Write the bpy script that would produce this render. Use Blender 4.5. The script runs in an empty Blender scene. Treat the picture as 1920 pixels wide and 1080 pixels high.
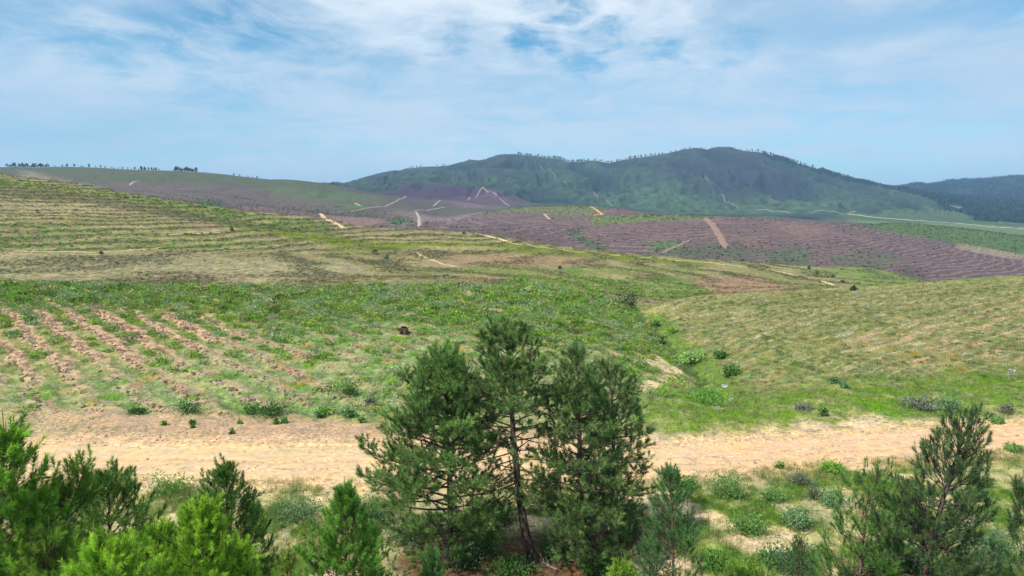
import bpy, math, random, time
import numpy as np
from mathutils import Vector, Matrix
T0 = time.time()
random.seed(7)
RNG = np.random.default_rng(11)
R = math.radians
scene = bpy.context.scene
col = scene.collection

# ------------------------------------------------------------------ camera
FPX = 1280.0            # focal length in pixels of the 1920 wide photograph
PITCH = R(6.7)
cam_data = bpy.data.cameras.new('camera')
cam_data.sensor_width = 36.0
cam_data.lens = 36.0 * FPX / 1920.0
cam_data.clip_start = 0.5
cam_data.clip_end = 30000
cam = bpy.data.objects.new('camera', cam_data)
col.objects.link(cam)
cam.location = (0, 0, 0)
cam.rotation_euler = (R(90) - PITCH, 0, 0)
scene.camera = cam

# ------------------------------------------------------------------ sun, sky, exposure
SUN_EL, SUN_AZ = 53.0, -128.0     # azimuth measured from +y towards +x (degrees)
sd = Vector((math.sin(R(SUN_AZ)) * math.cos(R(SUN_EL)), math.cos(R(SUN_AZ)) * math.cos(R(SUN_EL)), math.sin(R(SUN_EL))))
sun_data = bpy.data.lights.new('sun', 'SUN')
sun_data.energy = 5.0
sun_data.angle = R(0.8)
sun_data.color = (1.0, 0.955, 0.88)
sun = bpy.data.objects.new('sun', sun_data)
col.objects.link(sun)
sun.rotation_euler = sd.to_track_quat('Z', 'Y').to_euler()
scene.view_settings.view_transform = 'Standard'
scene.view_settings.look = 'None'
scene.view_settings.gamma = 1
scene.view_settings.exposure = 0.17
scene.cycles.max_bounces = 6
scene.cycles.diffuse_bounces = 3
scene.cycles.transmission_bounces = 3
scene.cycles.transparent_max_bounces = 4
scene.cycles.volume_bounces = 0


def px_dir(u, v):
    sx = (u - 960) / FPX
    sy = (540 - v) / FPX
    d = Vector((sx, math.cos(PITCH) + sy * math.sin(PITCH), -math.sin(PITCH) + sy * math.cos(PITCH)))
    return d.normalized()


world = bpy.data.worlds.new('World')
scene.world = world
world.use_nodes = True
nt = world.node_tree
for n in list(nt.nodes):
    nt.nodes.remove(n)


class NB:
    """tiny node-tree builder"""
    def __init__(self, nt):
        self.nt = nt

    def n(self, typ, **kw):
        nd = self.nt.nodes.new(typ)
        for k, v in kw.items():
            setattr(nd, k, v)
        return nd

    def put(self, sock, v):
        if isinstance(v, bpy.types.NodeSocket):
            self.nt.links.new(v, sock)
        elif v is not None:
            if isinstance(v, (tuple, list)) and len(v) == 3 and len(sock.default_value) == 4:
                v = (*v, 1)
            sock.default_value = v

    def math(self, op, a, b=None, c=None, clamp=False):
        nd = self.n('ShaderNodeMath', operation=op, use_clamp=clamp)
        self.put(nd.inputs[0], a)
        self.put(nd.inputs[1], b)
        if c is not None:
            self.put(nd.inputs[2], c)
        return nd.outputs[0]

    def vmath(self, op, a, b=None, out=0):
        nd = self.n('ShaderNodeVectorMath', operation=op)
        self.put(nd.inputs[0], a)
        if b is not None:
            self.put(nd.inputs[1], b)
        return nd.outputs[out]

    def noise(self, vec, scale, detail=4, rough=0.55, dist=0.0, typ='FBM'):
        nd = self.n('ShaderNodeTexNoise', noise_dimensions='3D')
        try:
            nd.noise_type = typ
        except Exception:
            pass
        self.put(nd.inputs['Vector'], vec)
        self.put(nd.inputs['Scale'], scale)
        self.put(nd.inputs['Detail'], detail)
        self.put(nd.inputs['Roughness'], rough)
        self.put(nd.inputs['Distortion'], dist)
        return nd.outputs['Fac']

    def mix(self, f, a, b, blend='MIX'):
        nd = self.n('ShaderNodeMix', data_type='RGBA', blend_type=blend)
        self.put(nd.inputs[0], f)
        self.put(nd.inputs[6], a)
        self.put(nd.inputs[7], b)
        return nd.outputs[2]

    def remap(self, x, a, b, c=0.0, d=1.0, smooth=True):
        nd = self.n('ShaderNodeMapRange', interpolation_type='SMOOTHSTEP' if smooth else 'LINEAR')
        self.put(nd.inputs[0], x)
        for i, q in enumerate((a, b, c, d)):
            self.put(nd.inputs[i + 1], q)
        return nd.outputs[0]


def build_sky():
    b = NB(nt)
    sky = b.n('ShaderNodeTexSky', sky_type='NISHITA', sun_disc=False)
    sky.sun_elevation = R(SUN_EL)
    sky.sun_rotation = R(SUN_AZ)
    sky.altitude = 400
    sky.air_density = 1.0
    sky.dust_density = 0.6
    sky.ozone_density = 2.0
    tc = b.n('ShaderNodeTexCoord')
    d = tc.outputs['Generated']
    sep = b.n('ShaderNodeSeparateXYZ')
    b.put(sep.inputs[0], d)
    z = sep.outputs[2]
    # the cloud sheet is a plane overhead: direction / height gives its own perspective
    zz = b.math('MAXIMUM', b.math('ADD', z, 0.14), 0.04)
    inv = b.math('DIVIDE', 1.0, zz)
    comb = b.n('ShaderNodeCombineXYZ')
    b.put(comb.inputs[0], b.math('MULTIPLY', sep.outputs[0], inv))
    b.put(comb.inputs[1], b.math('MULTIPLY', sep.outputs[1], inv))
    comb.inputs[2].default_value = 3.7
    P = comb.outputs[0]
    warp = b.n('ShaderNodeTexNoise')
    b.put(warp.inputs['Vector'], P)
    warp.inputs['Scale'].default_value = 0.9
    warp.inputs['Detail'].default_value = 3
    Pw = b.vmath('ADD', P, b.vmath('MULTIPLY', b.vmath('SUBTRACT', warp.outputs['Color'], (0.5, 0.5, 0.5)), (0.9, 0.9, 0.0)))
    st = b.vmath('MULTIPLY', Pw, (0.8, 1.1, 1.0))
    n1 = b.noise(st, 1.5, 9, 0.60, 0.3)
    n2 = b.noise(b.vmath('MULTIPLY', Pw, (1.4, 1.0, 1.0)), 4.0, 8, 0.66, 0.35)
    n3 = b.noise(b.vmath('MULTIPLY', Pw, (0.55, 0.8, 1.0)), 0.6, 4, 0.5, 0.2)
    n = b.math('ADD', b.math('MULTIPLY', n1, 0.7), b.math('MULTIPLY', n2, 0.3))
    # openings in the cloud sheet, at fixed bearings of the sky
    gaps = None
    Dn = b.vmath('NORMALIZE', d)
    Dw = b.vmath('ADD', Dn, b.vmath('MULTIPLY', b.vmath('SUBTRACT', warp.outputs['Color'], (0.5, 0.5, 0.5)), (0.10, 0.10, 0.10)))
    fine = b.n('ShaderNodeTexNoise')
    b.put(fine.inputs['Vector'], P)
    fine.inputs['Scale'].default_value = 6.0
    fine.inputs['Detail'].default_value = 6
    fine.inputs['Roughness'].default_value = 0.62
    Dw = b.vmath('ADD', Dw, b.vmath('MULTIPLY', b.vmath('SUBTRACT', fine.outputs['Color'], (0.5, 0.5, 0.5)), (0.10, 0.08, 0.07)))
    for (u, v, w, s) in GAPS:
        g = px_dir(u, v)
        df = b.vmath('SUBTRACT', Dw, tuple(g))
        dist = b.vmath('LENGTH', b.vmath('MULTIPLY', df, (1.0, 1.0, 1.9)), out=1)
        m = b.math('MULTIPLY', b.remap(dist, w, w * 0.25), s)
        gaps = m if gaps is None else b.math('MAXIMUM', gaps, m)
    veil = b.remap(n, 0.36, 0.60)
    # clouds thin out into an even pale blue veil low in the sky
    high = b.remap(z, 0.13, 0.30)
    cover = b.math('MULTIPLY', veil, 0.46)
    cover = b.math('ADD', cover, 0.50)
    cover = b.math('MULTIPLY', cover, b.remap(z, 0.0, 0.2, 0.85, 1.0))
    g2 = b.math('MULTIPLY', gaps, b.remap(n2, 0.68, 0.38, 0.35, 1.0))
    cover = b.math('MULTIPLY', cover, b.math('SUBTRACT', 1.0, g2, clamp=True))
    thick = b.remap(n3, 0.35, 0.65)
    # the sheet is thinner and greyer to the right of the view and brightest overhead in the middle
    bright = b.math('MULTIPLY', b.remap(n1, 0.42, 0.62), high)
    glow = b.vmath('DOT_PRODUCT', Dn, tuple(px_dir(900, -250)), out=1)
    bright2 = b.math('MULTIPLY', b.remap(glow, 0.80, 0.995), 0.35)
    cl = b.mix(thick, CLOUD_A, CLOUD_B)
    cl = b.mix(b.math('ADD', b.math('MULTIPLY', bright, 0.55), bright2, clamp=True), cl, CLOUD_W)
    base = b.n('ShaderNodeMix', data_type='RGBA', blend_type='MULTIPLY')
    base.inputs[0].default_value = 1.0
    b.put(base.inputs[6], sky.outputs[0])
    base.inputs[7].default_value = SKY_TINT
    out = b.mix(cover, base.outputs[2], cl)
    bg = b.n('ShaderNodeBackground')
    b.put(bg.inputs[0], out)
    bg.inputs[1].default_value = SKY_STRENGTH
    o = b.n('ShaderNodeOutputWorld')
    nt.links.new(bg.outputs[0], o.inputs[0])


SKY_STRENGTH = 0.10
SKY_TINT = (0.62, 1.18, 1.26, 1)
CLOUD_A = (4.3, 5.8, 7.4, 1)
CLOUD_B = (5.6, 6.9, 8.2, 1)
CLOUD_W = (7.9, 8.7, 9.3, 1)
GAPS = [(440, 20, 0.13, 1.0), (300, 60, 0.12, 0.8), (180, 95, 0.10, 0.75), (985, 70, 0.055, 1.0), (1120, 60, 0.06, 0.95),
        (1080, 112, 0.05, 0.8), (1230, 92, 0.06, 0.85), (1040, -5, 0.07, 0.9), (820, 70, 0.05, 0.6), (560, 70, 0.08, 0.6),
        (1400, 75, 0.05, 0.5), (700, 130, 0.09, 0.4), (60, 40, 0.14, 0.45), (1880, 20, 0.09, 0.5), (400, 170, 0.08, 0.4)]
build_sky()

# ------------------------------------------------------------------ numeric helpers
def _hash(ix, iy, seed):
    h = (ix.astype(np.int64) * 374761393 + iy.astype(np.int64) * 668265263 + seed * 982451653) & 0xffffffff
    h = ((h ^ (h >> 13)) * 1274126177) & 0xffffffff
    h = (h ^ (h >> 16)) & 0xffffffff
    return h


def perlin(x, y, seed=0):
    x = np.asarray(x, np.float64); y = np.asarray(y, np.float64)
    x0 = np.floor(x); y0 = np.floor(y)
    fx = (x - x0).astype(np.float32); fy = (y - y0).astype(np.float32)
    x0 = x0.astype(np.int64); y0 = y0.astype(np.int64)

    def g(ix, iy, dx, dy):
        a = _hash(ix, iy, seed).astype(np.float32) * np.float32(2 * math.pi / 4294967296.0)
        return np.cos(a) * dx + np.sin(a) * dy
    sx = fx * fx * fx * (fx * (fx * 6 - 15) + 10)
    sy = fy * fy * fy * (fy * (fy * 6 - 15) + 10)
    a = g(x0, y0, fx, fy); b = g(x0 + 1, y0, fx - 1, fy)
    c = g(x0, y0 + 1, fx, fy - 1); d = g(x0 + 1, y0 + 1, fx - 1, fy - 1)
    return ((a + (b - a) * sx) + ((c + (d - c) * sx) - (a + (b - a) * sx)) * sy) * 1.5


def fbm(x, y, seed=0, oct=4, gain=0.5):
    s = 0; amp = 1; tot = 0
    for i in range(oct):
        s = s + amp * perlin(x * 2 ** i, y * 2 ** i, seed + i * 17)
        tot += amp; amp *= gain
    return s / tot * 1.35


def sstep(x, a, b):
    t = np.clip((x - a) / (b - a), 0, 1)
    return t * t * (3 - 2 * t)


# ------------------------------------------------------------------ terrain control: contour rows measured from the place
def row(pts, D=None, z=None):
    return (pts, D, z)


def px(v):  # list helper
    return v


CROWS = [
    # (list of (u, v), list of (u, D)) -- elevation angle and distance of a line across the land
    ('z', -14.2, 8.0), ('z', -13.8, 20.0),
    ('vz', [(-400, 905), (0, 900), (250, 896), (700, 900), (1000, 900), (1190, 896), (1300, 884), (1500, 867), (1700, 853), (1920, 839), (2300, 818)], -13.5),
    ('vz', [(-400, 838), (0, 836), (250, 836), (700, 838), (1000, 842), (1190, 843), (1300, 838), (1500, 824), (1700, 810), (1920, 797), (2300, 780)], -13.45),
    ('vD', [(-400, 770), (0, 775), (400, 780), (800, 785), (1100, 780), (1300, 770), (1360, 768), (1500, 764), (1700, 752), (1920, 738), (2300, 720)],
     [(-400, 44), (1200, 43.5), (1500, 44), (1920, 49), (2300, 50)]),
    ('vD', [(-400, 655), (0, 660), (500, 660), (800, 665), (1100, 675), (1250, 700), (1340, 708), (1450, 690), (1600, 665), (1750, 655), (1920, 648), (2300, 640)],
     [(-400, 62), (1100, 60), (1340, 57), (1550, 62), (1920, 66), (2300, 68)]),
    ('vD', [(-400, 575), (0, 578), (500, 580), (800, 585), (1000, 595), (1150, 612), (1225, 628), (1265, 640), (1310, 636), (1450, 606), (1600, 590), (1750, 580), (1920, 570), (2300, 560)],
     [(-400, 84), (0, 84), (900, 82), (1150, 79), (1260, 77), (1400, 82), (1920, 90), (2300, 92)]),
    ('vD', [(-400, 528), (0, 531), (300, 537), (560, 540), (800, 536), (1000, 541), (1100, 553), (1170, 570), (1208, 582), (1240, 574), (1300, 559), (1450, 546), (1600, 540), (1700, 534), (1800, 525), (1920, 517), (2300, 495)],
     [(-400, 102), (0, 104), (500, 106), (900, 108), (1100, 104), (1200, 106), (1300, 112), (1600, 122), (1920, 128), (2300, 130)]),
    ('vD', [(-400, 560), (0, 560), (500, 566), (900, 566), (1100, 560), (1200, 567), (1300, 575), (1450, 585), (1600, 590), (1750, 590), (1920, 590), (2300, 590)],
     [(-400, 140), (2300, 150)]),
    ('vD', [(-400, 505), (0, 520), (500, 528), (800, 530), (1000, 532), (1150, 545), (1210, 553), (1300, 553), (1400, 550), (1500, 548), (1600, 552), (1700, 556), (1800, 560), (1920, 560), (2300, 560)],
     [(-400, 175), (1000, 190), (2300, 220)]),
    ('vD', [(-400, 420), (0, 440), (200, 455), (500, 475), (700, 490), (900, 497), (1050, 502), (1200, 510), (1300, 517), (1400, 524), (1500, 530), (1600, 535), (1700, 538), (1800, 545), (1920, 548), (2300, 550)],
     [(-400, 260), (600, 290), (1300, 290), (2300, 300)]),
    ('vD', [(-400, 350), (0, 368), (200, 388), (400, 412), (600, 440), (700, 462), (800, 465), (950, 468), (1050, 478), (1200, 490), (1300, 498), (1400, 504), (1500, 512), (1600, 517), (1700, 522), (1750, 530), (1920, 540), (2300, 545)],
     [(-400, 350), (600, 370), (1300, 365), (2300, 380)]),
    ('vD', [(-400, 308), (0, 328), (120, 341), (300, 372), (420, 390), (500, 399), (620, 410), (660, 424), (740, 429), (830, 433), (900, 438), (960, 446), (1040, 460), (1100, 469), (1200, 477), (1300, 485), (1400, 492), (1480, 498), (1560, 502), (1620, 503), (1680, 512), (1740, 530), (1800, 545), (1920, 545), (2300, 545)],
     [(-400, 440), (600, 460), (1300, 450), (1600, 420), (2300, 430)]),
    ('vD', [(-400, 380), (0, 395), (300, 410), (500, 425), (640, 440), (740, 440), (830, 450), (960, 463), (1050, 475), (1100, 480), (1200, 490), (1300, 500), (1440, 511), (1600, 522), (1740, 536), (1920, 550), (2300, 560)],
     [(-400, 560), (2300, 540)]),
    ('vD', [(-400, 370), (0, 380), (300, 390), (500, 400), (640, 420), (740, 424), (830, 428), (960, 432), (1040, 440), (1080, 448), (1130, 443), (1250, 438), (1320, 440), (1400, 445), (1500, 452), (1600, 460), (1700, 475), (1800, 490), (1920, 505), (2300, 530)],
     [(-400, 740), (2300, 680)]),
    ('vD', [(-400, 365), (0, 375), (300, 382), (500, 390), (640, 408), (740, 414), (830, 418), (900, 418), (960, 415), (1030, 421), (1075, 428), (1130, 413), (1190, 406), (1250, 404), (1320, 405), (1400, 408), (1500, 415), (1600, 427), (1700, 441), (1800, 460), (1920, 482), (2300, 520)],
     [(-400, 950), (2300, 850)]),
    ('vD', [(-400, 355), (0, 360), (300, 370), (400, 375), (600, 395), (700, 399), (780, 409), (830, 416), (865, 408), (900, 401), (960, 391), (1020, 386), (1110, 386), (1180, 394), (1230, 404), (1300, 412), (1500, 418), (1640, 420), (1700, 419), (1780, 426), (1860, 436), (1920, 446), (2300, 480)],
     [(-400, 1150), (500, 1150), (800, 1180), (1250, 1150), (1500, 1050), (2300, 1020)]),
    ('vD', [(-400, 311), (0, 315), (130, 314), (250, 319), (330, 322), (400, 326), (480, 335), (560, 338), (640, 350), (720, 366), (760, 375), (830, 390), (960, 398), (1050, 396), (1110, 396), (1200, 405), (1300, 416), (1500, 425), (1640, 430), (1700, 428), (1800, 432), (1920, 442), (2300, 470)],
     [(-400, 1600), (700, 1650), (1200, 1500), (2300, 1400)]),
    ('vD', [(-400, 350), (0, 352), (400, 355), (560, 360), (660, 362), (720, 365), (800, 362), (900, 376), (960, 384), (1050, 384), (1110, 384), (1200, 392), (1300, 401), (1400, 402), (1500, 404), (1600, 407), (1700, 413), (1800, 417), (1920, 425), (2300, 440)],
     [(-400, 2200), (700, 2200), (2300, 2000)]),
    ('vD', [(-400, 352), (0, 352), (500, 352), (640, 355), (720, 352), (800, 350), (960, 352), (1050, 368), (1130, 370), (1250, 380), (1400, 385), (1500, 388), (1600, 390), (1700, 392), (1800, 402), (1920, 410), (2300, 420)],
     [(-400, 2700), (960, 2700), (2300, 2500)]),
    ('vD', [(-400, 355), (500, 355), (640, 354), (720, 340), (800, 330), (960, 325), (1050, 335), (1130, 338), (1200, 330), (1290, 322), (1350, 325), (1440, 330), (1550, 345), (1620, 358), (1700, 366), (1760, 378), (1850, 386), (1920, 392), (2300, 400)],
     [(-400, 3200), (2300, 3100)]),
    ('vD', [(-400, 365), (500, 362), (600, 358), (640, 349), (700, 330), (750, 321), (830, 313), (900, 298), (940, 292), (970, 291), (1000, 296), (1060, 302), (1130, 305), (1200, 299), (1250, 291), (1280, 283), (1305, 278), (1350, 277), (1385, 280), (1440, 292), (1500, 310), (1560, 328), (1620, 344), (1660, 353), (1720, 366), (1800, 372), (1920, 376), (2300, 380)],
     [(-400, 3800), (2300, 3700)]),
    ('vD', [(-400, 372), (640, 372), (1200, 372), (1600, 372), (1700, 358), (1760, 353), (1850, 348), (1920, 344), (2300, 335)],
     [(-400, 4600), (2300, 4500)]),
    ('vD', [(-400, 375), (1200, 375), (1600, 360), (1660, 352), (1720, 349), (1800, 345), (1850, 341), (1920, 335), (2100, 325), (2300, 322)],
     [(-400, 5400), (2300, 5400)]),
    ('vD', [(-400, 384), (2300, 384)], [(-400, 8200), (2300, 8200)]),
]
NA, A_MAX = 1500, 1.16
DMIN, DMAX = 8.0, 8200.0
ND = 1380
ag = np.linspace(-A_MAX, A_MAX, NA)
lg = np.linspace(math.log(DMIN), math.log(DMAX), ND)
Dg = np.exp(lg)


def smooth_interp(pts, uu, k=22):
    p = np.array(pts, float)
    full = np.interp(uu, p[:, 0], p[:, 1])
    ker = np.exp(-0.5 * (np.arange(-60, 61) * 4 / k) ** 2); ker /= ker.sum()
    pad = np.concatenate([np.full(60, full[0]), full, np.full(60, full[-1])])
    return np.convolve(pad, ker, 'valid')


uu = np.arange(-700, 2621, 4.0)
rowsD, rowsZ = [], []
cp, sp = math.cos(PITCH), math.sin(PITCH)
for i, c in enumerate(CROWS):
    if c[0] == 'z':
        rowsD.append(np.full(NA, c[2])); rowsZ.append(np.full(NA, c[1])); continue
    far = i >= len(CROWS) - 5
    vv = smooth_interp(c[1], uu, 10 if far else 18)
    sx = (uu - 960) / FPX; sy = (540 - vv) / FPX
    dy = cp + sy * sp; dz = -sp + sy * cp
    a = sx / dy; slope = dz / dy
    if c[0] == 'vz':
        Dd = c[2] / slope
    else:
        Dd = smooth_interp(c[2], uu, 60)
    rowsD.append(np.interp(ag, a, Dd)); rowsZ.append(np.interp(ag, a, Dd * slope))
rowsD = np.array(rowsD); rowsZ = np.array(rowsZ)


def pchip(x, y, xi):
    h = np.diff(x); d = np.diff(y) / h
    m = np.zeros_like(y)
    for k in range(1, len(x) - 1):
        if d[k - 1] * d[k] > 0:
            w1 = 2 * h[k] + h[k - 1]; w2 = h[k] + 2 * h[k - 1]
            m[k] = (w1 + w2) / (w1 / d[k - 1] + w2 / d[k])
    m[0] = d[0]; m[-1] = d[-1]
    k = np.clip(np.searchsorted(x, xi) - 1, 0, len(h) - 1)
    t = (xi - x[k]) / h[k]
    return ((1 + 2 * t) * (1 - t) ** 2 * y[k] + t * (1 - t) ** 2 * h[k] * m[k] + t * t * (3 - 2 * t) * y[k + 1] + t * t * (t - 1) * h[k] * m[k + 1])


Z = np.empty((ND, NA))
for j in range(NA):
    Z[:, j] = pchip(rowsD[:, j], rowsZ[:, j], Dg)
AA, DD = np.meshgrid(ag, Dg)
XX = AA * DD
ZB = Z.copy()      # the smooth land, before roughness


def fy_idx(D):
    return (np.log(D) - lg[0]) / (lg[1] - lg[0])


def sample(G, x, y):
    x = np.asarray(x, float); y = np.maximum(np.asarray(y, float), DMIN)
    fi = np.clip(fy_idx(y), 0, ND - 1.001); fj = np.clip((x / y + A_MAX) / (2 * A_MAX) * (NA - 1), 0, NA - 1.001)
    i = fi.astype(int); j = fj.astype(int); ti = fi - i; tj = fj - j
    return (G[i, j] * (1 - ti) * (1 - tj) + G[i + 1, j] * ti * (1 - tj) + G[i, j + 1] * (1 - ti) * tj + G[i + 1, j + 1] * ti * tj)


def raycast(u, v, real=False):
    """where the line of sight measured at (u, v) in the survey picture first meets the smooth land"""
    sx = (u - 960) / FPX; sy = (540 - v) / FPX
    dy = cp + sy * sp; a = sx / dy; sl = (-sp + sy * cp) / dy
    zz = sample(Z if real else ZB, a * Dg, Dg) / Dg
    k = np.nonzero(zz >= sl)[0]
    if len(k) == 0:
        k = int(np.argmax(zz))
        D = Dg[k]
    else:
        k = k[0]
        if k > 0:
            t = (sl - zz[k - 1]) / (zz[k] - zz[k - 1] + 1e-12)
            D = math.exp(lg[k - 1] + t * (lg[1] - lg[0]))
        else:
            D = Dg[0]
    return a * D, D


def poly_world(pts):
    return np.array([raycast(u, v) for u, v in pts])


def in_poly(P, a, l):
    inside = np.zeros(a.shape, bool)
    n = len(P)
    for i in range(n):
        x1, y1 = P[i]; x2, y2 = P[(i + 1) % n]
        if y1 == y2:
            continue
        c = ((y1 > l) != (y2 > l)) & (a < (x2 - x1) * (l - y1) / (y2 - y1) + x1)
        inside ^= c
    return inside


L2 = np.log(DD)
# warps used to make the borders of patches irregular
W1 = fbm(AA * 14, L2 * 14, 5, 5, 0.6); W2 = fbm(AA * 14 + 9, L2 * 14 + 4, 6, 5, 0.6)
W3 = perlin(AA * 330 + L2 * 200, L2 * 330 - AA * 200, 61)


def region(pts, warp=0.02, soft=0.0):
    """mask of an area of ground whose outline was measured as (u, v) points lying on the land"""
    w = poly_world(pts)
    P = np.stack([w[:, 0] / w[:, 1], np.log(w[:, 1])], 1)
    la, ha = P[:, 0].min() - 3 * warp - .02, P[:, 0].max() + 3 * warp + .02
    ll, hl = P[:, 1].min() - 3 * warp - .02, P[:, 1].max() + 3 * warp + .02
    i0, i1 = np.searchsorted(lg, [ll, hl]); j0, j1 = np.searchsorted(ag, [la, ha])
    M = np.zeros((ND, NA), np.float32)
    if i1 <= i0 or j1 <= j0:
        return M
    s = (slice(i0, i1), slice(j0, j1))
    a = AA[s] + W1[s] * warp; l = L2[s] + W2[s] * warp * 1.6
    if soft > 0:
        acc = 0
        for k, (ox, oy) in enumerate(((0, 0), (1, 0), (-1, 0), (0, 1), (0, -1), (.6, .6), (-.6, -.6), (.6, -.6), (-.6, .6))):
            acc = acc + in_poly(P, a + ox * soft + W3[s] * soft * .6, l + oy * soft * 1.5 + W3[s] * soft * .6)
        M[s] = acc / 9.0
    else:
        M[s] = in_poly(P, a, l)
    return M


def densify(pts, step=14):
    out = []
    for (u1, v1), (u2, v2) in zip(pts[:-1], pts[1:]):
        n = max(1, int(math.hypot(u2 - u1, v2 - v1) / step))
        for k in range(n):
            out.append((u1 + (u2 - u1) * k / n, v1 + (v2 - v1) * k / n))
    out.append(pts[-1])
    return out


def line_dist(W, pad=0.02):
    """distance in metres from every terrain vertex to a world polyline"""
    best = np.full((ND, NA), 1e9, np.float32)
    for (x1, y1), (x2, y2) in zip(W[:-1], W[1:]):
        yl, yh = min(y1, y2) / (1 + pad) - 3, max(y1, y2) * (1 + pad) + 3
        al, ah = min(x1 / y1, x2 / y2) - pad, max(x1 / y1, x2 / y2) + pad
        i0, i1 = np.searchsorted(Dg, [yl, yh]); j0, j1 = np.searchsorted(ag, [al, ah])
        s = (slice(i0, i1), slice(j0, j1))
        px_, py_ = XX[s] - x1, DD[s] - y1
        dx, dy = x2 - x1, y2 - y1
        t = np.clip((px_ * dx + py_ * dy) / (dx * dx + dy * dy + 1e-9), 0, 1)
        d = np.hypot(px_ - t * dx, py_ - t * dy)
        best[s] = np.minimum(best[s], d)
    return best


# ------------------------------------------------------------------ relief
def near(w0, w1, w2, w3):
    return sstep(DD, w0, w1) * (1 - sstep(DD, w2, w3))


n_big = fbm(XX / 22, DD / 22, 21, 3)
n_med = fbm(XX / 5, DD / 5, 22, 3)
n_fin = fbm(XX / 1.1, DD / 1.1, 23, 3)
wn = 1 - sstep(DD, 120, 170)
roadmask_c = np.interp(AA, ag, rowsD[2]); roadmask_c2 = np.interp(AA, ag, rowsD[3])
onroad = sstep(DD, roadmask_c - 3.0, roadmask_c + 0.3) * (1 - sstep(DD, roadmask_c2 - .3, roadmask_c2 + 3.0))
offroad = 1 - onroad

# plough rows on the near left hill and the near right hill
dl = np.array([0.68, -0.73]); nl = np.array([0.73, 0.68])
s_left = (XX * nl[0] + DD * nl[1]) + 0.8 * fbm(XX / 18, DD / 18, 31, 2) + .38 * fbm(XX / 3.5, DD / 3.5, 36, 3)
ph_left = s_left / 2.7
fur_left = 0.5 + 0.5 * np.cos(2 * math.pi * ph_left)
dr = np.array([0.80, 0.60]); nr = np.array([-0.60, 0.80])
s_right = (XX * nr[0] + DD * nr[1]) + 1.2 * fbm(XX / 16, DD / 16, 32, 2)
ph_right = s_right / 2.9
fur_right = 0.5 + 0.5 * np.cos(2 * math.pi * ph_right)
gully = line_dist(poly_world(densify([(1208, 584), (1225, 605), (1245, 630), (1285, 665), (1320, 700), (1350, 738)])), .2)
left_hill = region([(-600, 780), (400, 778), (800, 785), (1180, 760), (1290, 720), (1270, 670), (1225, 625), (1190, 575), (1100, 550), (900, 537), (-600, 530)], 0.004, 0.006)
right_hill = region([(1330, 740), (1340, 700), (1290, 655), (1235, 590), (1260, 566), (1500, 545), (2600, 500), (2600, 720), (1700, 750)], 0.006, 0.008)
Z = Z + wn * (0.10 * n_med + 0.045 * n_fin) * offroad + wn * 0.2 * n_big * offroad * sstep(DD, 45, 60)
Z = Z + left_hill * 0.26 * (fur_left - .5) * (0.6 + 0.8 * fbm(XX / 3, DD / 3, 33, 3)) + right_hill * 0.16 * (fur_right - .5)
gully = gully + .9 * fbm(XX / 4, DD / 4, 35, 3)
Z = Z - 0.8 * np.exp(-(gully / 1.3) ** 2) - 0.8 * np.exp(-(gully / 4.5) ** 2)
# shallow wheel ruts in the track
rc = (DD - roadmask_c) / (roadmask_c2 - roadmask_c + 1e-6)
ruts = np.exp(-((rc - .28) / .05) ** 2) + np.exp(-((rc - .52) / .05) ** 2) + .6 * np.exp(-((rc - .8) / .05) ** 2)
# middle slope: terraces along the height lines, humps
zc = ZB + 1.2 * fbm(XX / 60, DD / 60, 41, 3) + XX * 0.012
wm = sstep(DD, 150, 190) * (1 - sstep(DD, 480, 560))
ter_mid = 0.5 + 0.5 * np.cos(2 * math.pi * zc / 1.75)
Z = Z + wm * (0.9 * fbm(XX / 45, DD / 45, 42, 4) * sstep(DD, 150, 230) * (1 - sstep(DD, 340, 450)) + 0.35 * fbm(XX / 6, DD / 6, 43, 4) + 0.4 * (ter_mid - .5))
wt = sstep(DD, 500, 600) * (1 - sstep(DD, 1250, 1400))
zc2 = ZB + 1.6 * fbm(XX / 110, DD / 110, 44, 3) + XX * 0.004
ter_far = 0.5 + 0.5 * np.cos(2 * math.pi * zc2 / 1.6)
Z = Z + wt * (2.0 * fbm(XX / 90, DD / 90, 45, 4) * (1 - sstep(DD, 760, 860) * 0.6) + 0.7 * fbm(XX / 14, DD / 14, 46, 3) + 0.35 * (ter_far - .5))
# the hill on the left and the mountain: ravines that run down the fall line
ridg = 1 - np.abs(fbm(XX / 230 + .3 * fbm(XX / 300, DD / 300, 50, 2), DD / 520, 51, 5, 0.5)) * 2.0
wf = sstep(DD, 1100, 1400)
cr_i = np.interp(AA, ag, rowsD[-4])
crest_fade = 1 - 0.75 * np.exp(-((DD - cr_i) / 330.0) ** 2)
cr_f = np.interp(AA, ag, rowsD[17])
crest_fade2 = 1 - 0.7 * np.exp(-((DD - cr_f) / 200.0) ** 2)
wF = wf * (1 - sstep(DD, 1900, 2200))
wK = sstep(DD, 2100, 2700)
Z = Z + wF * crest_fade2 * (7 * (ridg - .5) + 2.0 * fbm(XX / 40, DD / 40, 53, 4))
Z = Z + wK * crest_fade * (60 * (ridg - .55) + 6 * fbm(XX / 130, DD / 130, 52, 5))
Z = Z + wK * 4.0 * fbm(XX / 60, DD / 90, 54, 4) * crest_fade

print('terrain', round(time.time() - T0, 1))

# ------------------------------------------------------------------ land cover (the colours of what grows and lies there, plus some painted shade and relief)
SOIL = (.44, .30, .195); SAND = (.54, .41, .26); CLOD = (.16, .10, .07); STRAW = (.33, .28, .13); PALE = (.50, .45, .32)
OLIVE = (.165, .175, .06); GREEN = (.10, .185, .03); BRIGHT = (.14, .27, .03); SAGE = (.17, .23, .115); RUST = (.33, .19, .045)
PINK = (.34, .20, .14); DKG = (.055, .095, .03)
C = np.zeros((ND, NA, 3), np.float32)
C[:] = OLIVE


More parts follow.
